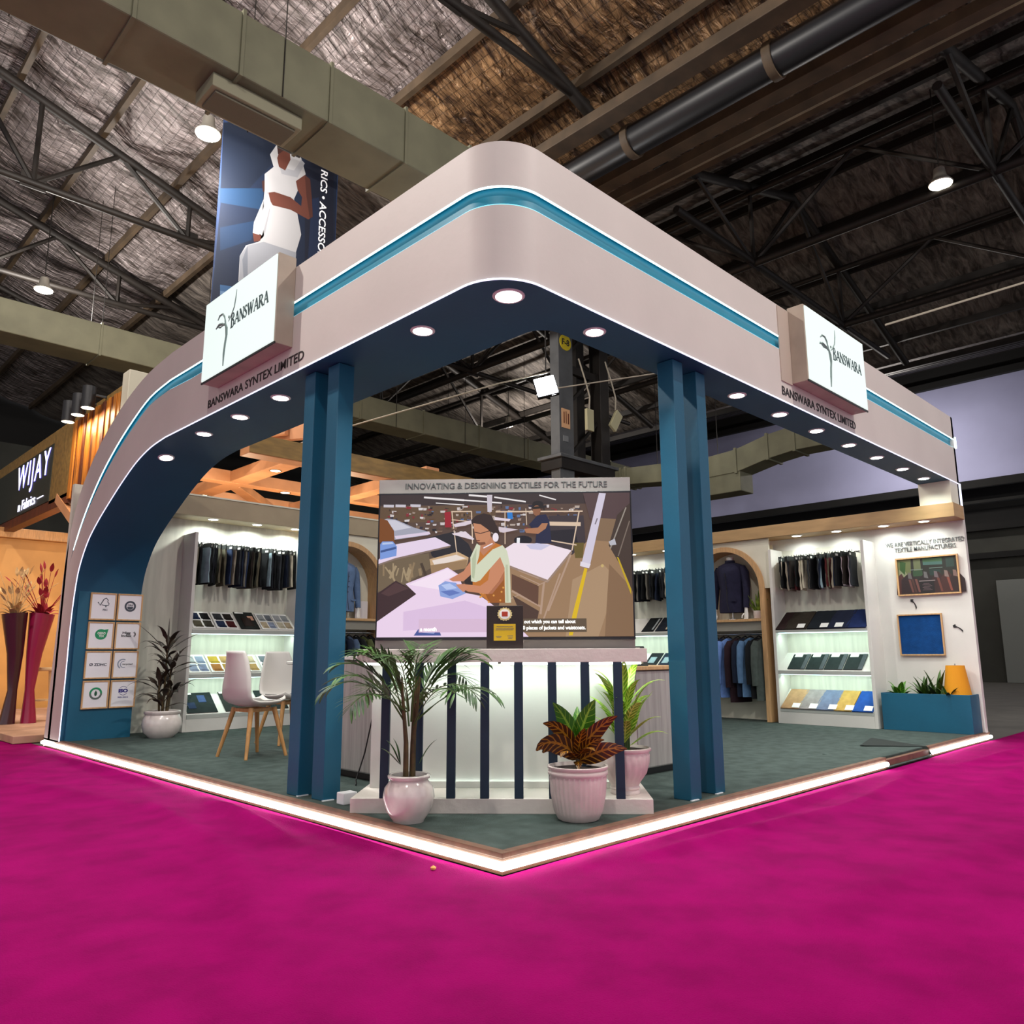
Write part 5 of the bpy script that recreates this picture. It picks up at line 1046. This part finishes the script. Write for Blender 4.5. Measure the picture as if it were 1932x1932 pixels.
# ---- chairs and table
def chair():
    t = thing('shell_chair', 'x', 'chair', (0, 0, ZP))
    b = MB(); prof = [(.20, .50), (.19, .475), (.12, .458), (.0, .452), (-.10, .455), (-.17, .475), (-.205, .53), (-.225, .62), (-.245, .74), (-.262, .86), (-.275, .93), (-.285, .955)]
    wid = [.17, .2, .225, .235, .23, .225, .22, .215, .20, .175, .15, .14]; n = 10; rings = []
    for (y, z), w_ in zip(prof, wid):
        r = []
        for k in range(n+1):
            u = -1+2*k/n; back = max(0, min(1, (z-.47)/.3)); r.append((w_*u, y+(.06*u*u)*back, z+.045*(u*u)**1.5*(1-back)))
        rings.append(r)
    b.loft(rings, closed=False); b.build('shell', M['chairshell'], t, 60, solid=.012)
    MB().loft([[(w_*.85*(-1+2*k/8), y, .468+.012*math.cos((-1+2*k/8)*1.4)+.03*abs(-1+2*k/8)**3) for k in range(9)] for y, w_ in [(.17, .19), (.1, .22), (0, .23), (-.1, .225), (-.16, .2)]], closed=False).build('seat_cushion', M['cushion'], t, 60, solid=.02)
    for sx in (-1, 1):
        for sy in (-1, 1): MB().tube([(sx*.13, sy*.12, .44), (sx*.22, sy*.21, 0)], [.024, .015], 8).build('leg', M['beech'], t, 50)
    for sx in (-1, 1): MB().beam((sx*.12, -.12, .42), (sx*.12, .12, .42), .025, .03).build('seat_rail', M['beech'], t); MB().beam((-.12, sx*.12, .42), (.12, sx*.12, .42), .025, .03).build('seat_rail', M['beech'], t)
    return t
ch = chair(); ch['label'] = 'white shell chair with beech legs seen from behind, nearer the arch'; ch['group'] = 'shell chairs'; ch.location = (.86, 4.18, ZP); ch.rotation_euler = (0, 0, rad(-82)); ch.scale = (1, 1, .985)
c2 = copy_tree(ch); c2['label'] = 'white shell chair facing the aisle, half behind the left pillars'; c2.location = (1.62, 4.95, ZP); c2.rotation_euler = (0, 0, rad(185))
t = thing('round_table', 'round white meeting table mostly hidden behind the left pillars', 'table', (1.62, 4.12, ZP))
MB().lathe([(.42, .815), (.43, .82), (.43, .84), (.42, .845)], 48).build('tabletop', M['white'], t, 40)
for a in range(4): MB().tube([(.06*math.cos(a*PI/2+.8), .06*math.sin(a*PI/2+.8), .8), (.24*math.cos(a*PI/2+.8), .24*math.sin(a*PI/2+.8), 0)], [.022, .015], 8).build('leg', M['beech'], t, 50)
# ---- potted plants
def pots():
    # palm
    t = thing('potted_palm', 'tall green palm in a round glazed white pot left of the counter', 'plant', (.14, .89, ZP))
    MB().lathe([(.085, 0), (.09, .012), (.125, .06), (.143, .13), (.135, .18), (.108, .215), (.102, .222), (.118, .232), (.120, .243), (.112, .250), (.098, .248), (.094, .22)], 40, cap=False).build('pot', M['pot_gloss'], t, 50)
    MB().lathe([(.001, .0), (.085, .0)], 24, cap=False).build('pot_foot', M['pot_gloss'], t)
    MB().lathe([(.001, .232), (.095, .226)], 24, cap=False).build('soil', M['soil'], t)
    rn = random.Random(11); st = MB()
    for (a, c, d, e) in [(-.02, .01, -.035, .02), (.02, -.01, .02, -.02), (.0, -.03, .01, -.05), (.03, .02, .05, .03), (-.035, -.02, -.05, 0)]:
        st.tube([(a, c, .22), (a*1.1, c, .42), (d, e, .62), (d*1.3, e*1.3, .78)], [.013, .011, .009, .005], 8)
    st.build('canes', M['stem'], t, 50)
    fr = MB(); rb = MB()
    fl = [(a, e, l) for a, e, l in [(0.2, 62, .50), (1.1, 55, .5), (2.0, 64, .46), (2.9, 58, .5), (3.8, 62, .5), (4.6, 52, .48), (5.5, 60, .5), (.7, 76, .5), (2.4, 80, .5), (4.2, 78, .5), (5.9, 70, .46), (1.6, 34, .42), (3.3, 30, .44), (5.0, 32, .42), (0.0, 36, .42), (3.0, 84, .48), (-.75, 40, .5), (2.35, 42, .5), (-.8, 66, .5), (2.4, 62, .52)]]
    for a, e, L_ in fl:
        p = Vector((.035*math.cos(a), .035*math.sin(a), .54+rn.uniform(-.04, .12))); el = rad(e+rn.uniform(-4, 4)); pts = [p.copy()]; N = 16
        for i in range(N):
            ee = el-rad(82)*(i/N)**2; d = Vector((math.cos(a)*math.cos(ee), math.sin(a)*math.cos(ee), math.sin(ee))); p = p+d*(L_*1.02/N); pts.append(p.copy())
            if i > 3:
                ln = .15*math.sin(PI*((i-2.5)/(N-1.2)))**.7+.02
                for sg in (-1, 1): fr.leaf(p, a+sg*rad(52), ee-.12+rn.uniform(-.12, .1), ln, .017, .35, seg=4, fold=.3, stalk=0)
        rb.tube(pts, [.0055]*4+[.003]*(len(pts)-4), 5)
    for (az, el, l) in ((2.3, 70, .16), (2.9, 50, .17), (-.6, 65, .17), (2.2, 84, .15)): fr.leaf((.05*math.cos(az), .05*math.sin(az), .30), az, rad(el), l, .035, .5)
    fr.build('fronds', M['palm'], t, 60); rb.build('frond_stalks', M['stemg'], t, 60)
    # croton
    t = thing('potted_croton', 'croton with bronze and green leaves in a ribbed white pot, front right of the counter', 'plant', (.83, .25, ZP))
    def fl_(tt, z): return .018*math.sin(34*tt) if .02 < z < .235 else 0
    MB().lathe([(.1, .0), (.115, .008), (.135, .05), (.152, .14), (.158, .22), (.158, .238), (.168, .245), (.168, .262), (.158, .268), (.170, .278), (.170, .288), (.158, .29), (.15, .27)], 136, cap=False, flute=fl_).build('pot', M['pot_matt'], t, 60)
    MB().lathe([(.001, .0), (.1, .0)], 24, cap=False).build('pot_foot', M['pot_matt'], t); MB().lathe([(.001, .262), (.152, .262)], 24, cap=False).build('soil', M['soil'], t)
    MB().tube([(0, 0, .25), (.004, 0, .4), (.0, .01, .5)], [.013, .011, .006], 8).build('stem', M['stem'], t, 50)
    g_ = MB(); r_ = MB(); vd = math.atan2(-.729, .684)
    def lf(b, deg, el, l, w_, dr, z, f=.15):
        a = rad(deg); rl = -1.15*math.cos(a) if math.sin(a) > -.7 else 0
        b.leaf((0, 0, z), vd+a, rad(el), l, w_, dr, fold=f, seg=10, roll=-rl)
    lf(g_, 160, 66, .27, .15, .3, .40); lf(g_, 15, 70, .26, .155, .2, .41); lf(g_, 85, 76, .2, .07, .3, .42)
    for q in [(12, 48, .31, .115, .35, .36), (172, 58, .26, .11, .75, .36), (180, 38, .27, .13, 1.25, .34), (150, 36, .26, .12, 1.2, .32), (-5, 26, .29, .12, .45, .31), (-60, 40, .2, .08, .9, .33), (-120, 35, .22, .085, 1.0, .32), (60, 35, .24, .08, .6, .33), (110, 40, .24, .08, .8, .33), (-90, 10, .15, .05, 1.0, .31), (-75, 62, .22, .07, .5, .34), (-30, 45, .2, .07, .6, .34)]: lf(r_, *q)
    g_.build('foliage', M['croton_g'], t, 70, label='green veined upper leaves'); r_.build('foliage', M['croton_r'], t, 70, label='bronze veined lower leaves')
    # dieffenbachia on the plinth
    p = C(.735, .19, .084); t = thing('potted_dieffenbachia', 'variegated lime-green plant in a swirled white urn behind the last slat', 'plant', p, CRZ)
    def fw(tt, z): return .022*math.sin(22*tt+z*22) if .07 < z < .235 else 0
    MB().lathe([(.085, 0), (.09, .01), (.082, .025), (.09, .035), (.082, .05), (.095, .07), (.13, .12), (.147, .18), (.15, .225), (.145, .24), (.162, .25), (.162, .262), (.15, .266), (.14, .25)], 110, cap=False, flute=fw).build('urn', M['pot_matt'], t, 60)
    MB().lathe([(.001, .0), (.085, .0)], 24, cap=False).build('urn_foot', M['pot_matt'], t); MB().lathe([(.001, .245), (.145, .245)], 24, cap=False).build('soil', M['soil'], t)
    st = MB(); b = MB(); rn = random.Random(5)
    for q in range(5): a = q*1.3; st.tube([(.03*math.cos(a), .03*math.sin(a), .24), (.03*math.cos(a), .035*math.sin(a), .46)], [.009, .006], 6)
    st.build('stems', M['stemg'], t, 50)
    for q in range(26): a = q*2.39; b.leaf((.03*math.cos(a), .03*math.sin(a), .27+.012*q), a, rad(40+(q*37 % 45)), .22+.08*rn.random(), .058+.014*rn.random(), .55+.5*rn.random(), fold=.2)
    b.leaf((-.02, -.02, .42), PI*.98, rad(72), .3, .06, .2); b.leaf((-.01, -.02, .40), PI, rad(60), .28, .04, .25); b.leaf((.03, -.02, .38), 0, rad(62), .27, .045, .3)
    b.build('foliage', M['dieff'], t, 60)
    # dracaena
    t = thing('potted_dracaena', 'dark purple-leaved plant in a round white pot beside the certificates', 'plant', (.93, 6.50, ZP))
    MB().lathe([(.13, 0), (.14, .01), (.19, .06), (.212, .14), (.205, .2), (.185, .245), (.18, .25), (.195, .262), (.197, .285), (.185, .295), (.17, .29), (.165, .26)], 40, cap=False).build('pot', M['pot_gloss'], t, 50)
    MB().lathe([(.001, .0), (.13, .0)], 24, cap=False).build('pot_foot', M['pot_gloss'], t); MB().lathe([(.001, .272), (.17, .268)], 24, cap=False).build('soil', M['soil'], t)
    st = MB(); b = MB(); rn = random.Random(8); tops = [(-.05, .02, .62, 10), (.04, -.03, .78, 12), (.0, .0, .98, 13), (.08, .03, .55, 9), (-.03, -.05, .45, 8)]
    for (x, y, z, n) in tops:
        st.tube([(x*.7, y*.7, .26), (x, y, z*.6+.1), (x*1.1, y*1.1, z)], [.013, .011, .007], 7)
        for q in range(n):
            a = q*2.39+x*30; b.leaf((x*1.1, y*1.1, z-.14+.014*q), a, rad(28+(q*29 % 50)), .30+.12*rn.random(), .062+.015*rn.random(), .8+.5*rn.random(), fold=.3, stalk=.28)
    b.leaf((0, 0, .95), 2.75, rad(48), .5, .07, .25, stalk=.2); b.leaf((0, 0, .95), -.45, rad(40), .46, .08, .5, stalk=.25); b.leaf((0, 0, .96), 1.2, rad(86), .38, .02, .1)
    st.build('stems', M['stem'], t, 50); b.build('foliage', M['dracaena'], t, 60)
pots()
# ================================================================== NEIGHBOURING STAND
def neighbour():
    X = .6
    t = thing('neighbour_fascia', 'pine boarded fascia of the neighbouring stand with a dark lettered sign', 'fascia', (X, 7.7, 3.2))
    MB().box(0, .12, 0, 7.5, 1.22, 1.3).build('top_rail', M['olivewood'], t, bevel=.005)
    MB().box(0, .12, 0, .12, .1, 1.22).build('end_post', M['olivewood'], t)
    rn = random.Random(4); y = .12; i = 0
    while y < 2.0:
        w_ = rn.uniform(.09, .15); MB().box(-.01-.015*(i % 2), .1, y, y+w_, .05, 1.22).build('pine_board', M['pine2'] if i % 3 == 2 else M['pine'], t, bevel=.003); y += w_+.008; i += 1
    MB().box(-.02, .12, 2.02, 3.0, .1, 1.22).build('sign_surround', M['olivewood'], t, bevel=.004); MB().box(-.02, .12, 3.0, 7.4, 1.08, 1.22).build('sign_surround', M['olivewood'], t); MB().box(-.02, .14, 2.02, 7.4, .0, .16).build('bottom_rail', M['pine2'], t, bevel=.004)
    MB().box(-.03, .1, 3.0, 7.3, .16, 1.08).build('sign_board', mat('sign_dark_green', '#2a2c22', .5), t)
    lit = mat('lit_white_letter', '#dfe0ff', .4, emit=1.5); halo = mat('violet_letter_halo', '#3c30c8', .4, emit=.6)  # larger violet copy behind the letters imitates their glow
    text('WIJAY', 'sign_lettering', lit, t, 1.95, .56, (-.035, 3.12, .48), rot=(PI/2, 0, -PI/2), depth=.006, bold=0, align='r', space=1.22); text('WIJAY', 'sign_lettering', halo, t, 1.97, .57, (-.031, 3.10, .47), rot=(PI/2, 0, -PI/2), depth=.003, bold=.012, align='r', space=1.22)
    text('n Fabrics', 'sign_lettering', lit, t, 1.05, .17, (-.035, 3.75, .22), rot=(PI/2, 0, -PI/2), depth=.01, bold=0, align='r'); MB().box(-.04, -.03, 3.3, 3.65, .28, .295).build('sign_rule', lit, t)
    t2 = thing('neighbour_post', 'slim wooden corner post of the neighbouring stand beside the arch', 'post', (X-.02, 9.0, 0)); MB().box(0, .07, 0, .09, 0, 3.3).build('post_shaft', M['beam'], t2, bevel=.004); MB().beam((.03, .1, 2.75), (.03, 1.3, 3.35), .08, .14).build('post_brace', M['beam'], t2)
    for i, (y) in enumerate((9.3, 8.85, 8.42)):
        t = thing('spotlight_can', 'black cylinder spotlight on the neighbouring fascia, %s' % ['leftmost of three', 'middle of three', 'rightmost of three'][i], 'spotlight', (.38, y, 4.28), 0, 'neighbour cylinder lights')
        MB().lathe([(.085, .0), (.085, .30), (.001, .30)], 20, cap=False).build('can', M['black'], t, 40); MB().lathe([(.001, -.004), (.08, 0)], 20, cap=False).build('lamp_lens', M['lens_warm'], t)
        MB().beam((0, 0, .2), (.24, 0, .2), .03).build('bracket', M['black'], t)
        lamp('AREA', 'spot_bulb', (0, 0, -.02), 8, (1, .8, .5), .14, (0, rad(-12), 0), t)
    tag(MB().box(.56, .8, 7.45, 7.69, 3.9, 4.62).build('beam_end_cap', mat('cream_block', '#c2bda8', .6), bevel=.01), 'cream block with a dark slot at the end of the pine fascia', 'block')
    # back wall, floor, flower vase, white stools
    nw = struct(MB().box(-8, 12, 13.6, 13.7, 0, 3.1).build('wall_neighbour', M['tanwall']))
    MB().box(-8, 12, 13.45, 13.6, 3.1, 3.28).build('wall_capping', M['beech'], nw, bevel=.01)
    tag(MB().box(-.2, 11, 7.9, 13.4, .006, .09).build('neighbour_platform', mat('pale_platform', '#b08a74', .6, var=.15), bevel=.005), 'pale platform floor of the neighbouring stand left of the arch', 'platform')
    t = thing('flower_vase', 'tall dark and magenta vase of dried flowers in the neighbouring stand', 'vase', (.30, 9.9, .09))
    for k, (dx, m_, s) in enumerate(((-.14, mat('dark_vase_glaze', '#3a1420', .3, coat=.5), 0), (.12, mat('magenta_vase_glaze', '#8c1440', .3, coat=.5), 1))):
        MB().tube([(dx, 0, .0), (dx*.8, 0, .45), (dx*.9, 0, .95), (dx*1.3, 0, 1.5)], [.10, .06, .10, .16], 18).build('vase_body', m_, t, 50)
    rn = random.Random(2); b1 = MB(); b2 = MB()
    for q in range(46):
        a, e, l = rn.uniform(0, 6.28), rad(rn.uniform(45, 88)), rn.uniform(.25, .7); s0 = (-.18 if q % 2 else .16, 0, 1.45); d = (math.cos(a)*math.cos(e), math.sin(a)*math.cos(e), math.sin(e)); en = [s0[i]+d[i]*l for i in range(3)]
        (b1 if q % 2 else b2).tube([s0, en], [.006, .003], 4); (b1 if q % 2 else b2).lathe([(.001, -.04), (.035, 0), (.001, .07)], 6, c=(en[0], en[1])) if 0 else (b1 if q % 2 else b2).leaf(en, a, e, .14, .06, .4)
    for q in range(26):
        a = q*2.4; (b1 if q % 2 else b2).leaf((-.18 if q % 2 else .16, 0, 1.45), a, rad(30+q*2), .28, .09, .9)
    b1.build('dried_flowers', mat('cream_dried_flower', '#c9a878', .8, var=.3, vscale=20), t, 60); b2.build('red_flowers', mat('crimson_flower', '#96182c', .8, var=.3, vscale=20), t, 60)
    for i, (x, y) in enumerate(((.62, 10.2), (-.2, 10.9))):
        t = thing('bar_stool', ['cream slatted stool beside the dried flowers', 'cream slatted stool at the left frame edge'][i], 'stool', (x, y, .09), .4, 'neighbour stools')
        MB().lathe([(.2, .70), (.21, .72), (.2, .75)], 20).build('seat', mat('cream_stool', '#d6b98e', .5), t, 40)
        for k in range(4): MB().tube([(.13*math.cos(k*PI/2), .13*math.sin(k*PI/2), .7), (.22*math.cos(k*PI/2), .22*math.sin(k*PI/2), 0)], .014, 6).build('leg', mat('cream_stool', '#d6b98e'), t, 50)
        MB().lathe([(.175, .28), (.185, .28), (.185, .3), (.175, .3)], 20).build('foot_ring', mat('cream_stool', '#d6b98e'), t)
    # open timber roof of the neighbouring stand
    L = [('olive-faced long timber beam running right behind the screen tower', (2.3, 7.75, 4.0), (9.5, 7.75, 4.0), .3, .28, 1), ('long orange timber beam parallel to the stand wall, second row', (1.6, 10.8, 4.2), (9.5, 10.8, 4.2), .26, .22, 0), ('farthest long orange timber beam', (1.6, 12.9, 4.2), (9.5, 12.9, 4.2), .26, .3, 0),
         ('orange cross beam rising from the arch to the pillars', (3.6, 7.9, 4.2), (3.6, 13.2, 4.2), .34, .2, 0), ('orange cross beam seen right of the left pillars', (5.9, 7.9, 4.2), (5.9, 13.2, 4.2), .3, .2, 0), ('orange diagonal brace under the crossing', (3.75, 11.2, 4.2), (5.35, 12.9, 4.15), .24, .16, 0), ('second orange diagonal brace nearer the pillars', (4.4, 9.0, 4.2), (5.7, 10.7, 4.15), .22, .16, 0),
         ('short orange diagonal brace beside the tower edge', (6.1, 9.0, 4.2), (7.3, 10.4, 4.15), .22, .16, 0), ('brown rafter above the arch side of the timber roof', (2.4, 10.6, 4.7), (3.9, 8.0, 4.62), .1, .3, 0), ('second brown rafter above the arch side', (2.2, 11.6, 4.75), (3.4, 8.6, 4.7), .1, .3, 0)]
    for i, (lbl, a, c, w_, h_, ol) in enumerate(L):
        t = thing('timber_beam', lbl, 'beam', a, 0, 'neighbour timber roof'); cc = tuple(c[k]-a[k] for k in range(3))
        MB().beam((0, 0, 0), cc, w_, h_).build('beam_core', M['beam'] if not ol else M['beam'], t, bevel=.01)
        if ol: MB().box(0, cc[0], -w_/2-.012, -w_/2-.001, -h_/2+.01, h_/2+.01).build('side_board', M['olivewood'], t)
    for i, (x, y, z) in enumerate([(3.55, 7.75, 3.855), (4.85, 7.75, 3.855), (6.0, 7.75, 3.855), (3.6, 9.3, 4.1), (4.6, 10.8, 4.09), (3.6, 12.2, 4.1), (5.9, 9.0, 4.1), (5.4, 12.9, 4.05)]):
        t = thing('downlight', 'warm downlight under the neighbouring timber roof, %s' % ['nearest on the olive beam', 'second on the olive beam', 'third on the olive beam', 'under the big crossing', 'on the second row beam', 'low at the arch side', 'close to the left pillars', 'on the farthest beam'][i], 'downlight', (x, y, z), 0, 'warm timber downlights')
        MB().lathe([(.001, -.012), (.085, -.008)], 20, cap=False).build('lamp_lens', M['lens_warm'], t); MB().lathe([(.085, -.01), (.105, -.01), (.105, .01)], 20, cap=False).build('trim_ring', M['chrome'], t, 40)
        if i > 2: MB().lathe([(.1, .0), (.1, .16), (.001, .17)], 16, cap=False).build('can', M['label'], t, 40)
    for (x, y, p) in ((3.2, 10, 90), (5.6, 10.4, 110), (7.6, 9.6, 80), (1.4, 10.8, 80)): lamp('POINT', 'timber_roof_bulb', (x, y, 3.0), p*1.1, (1, .8, .56), .12)
neighbour()
# fibre crumb on the carpet near the corner
tag(MB().lathe([(.002, 0), (.012, .004), (.014, .012), (.002, .02)], 9, c=(-.16, .30)).build('carpet_crumb', mat('crumb_yellow', '#d9a05a', .8), loc=(0, 0, .006)), 'tiny yellow crumb on the magenta carpet near the front corner', 'litter')
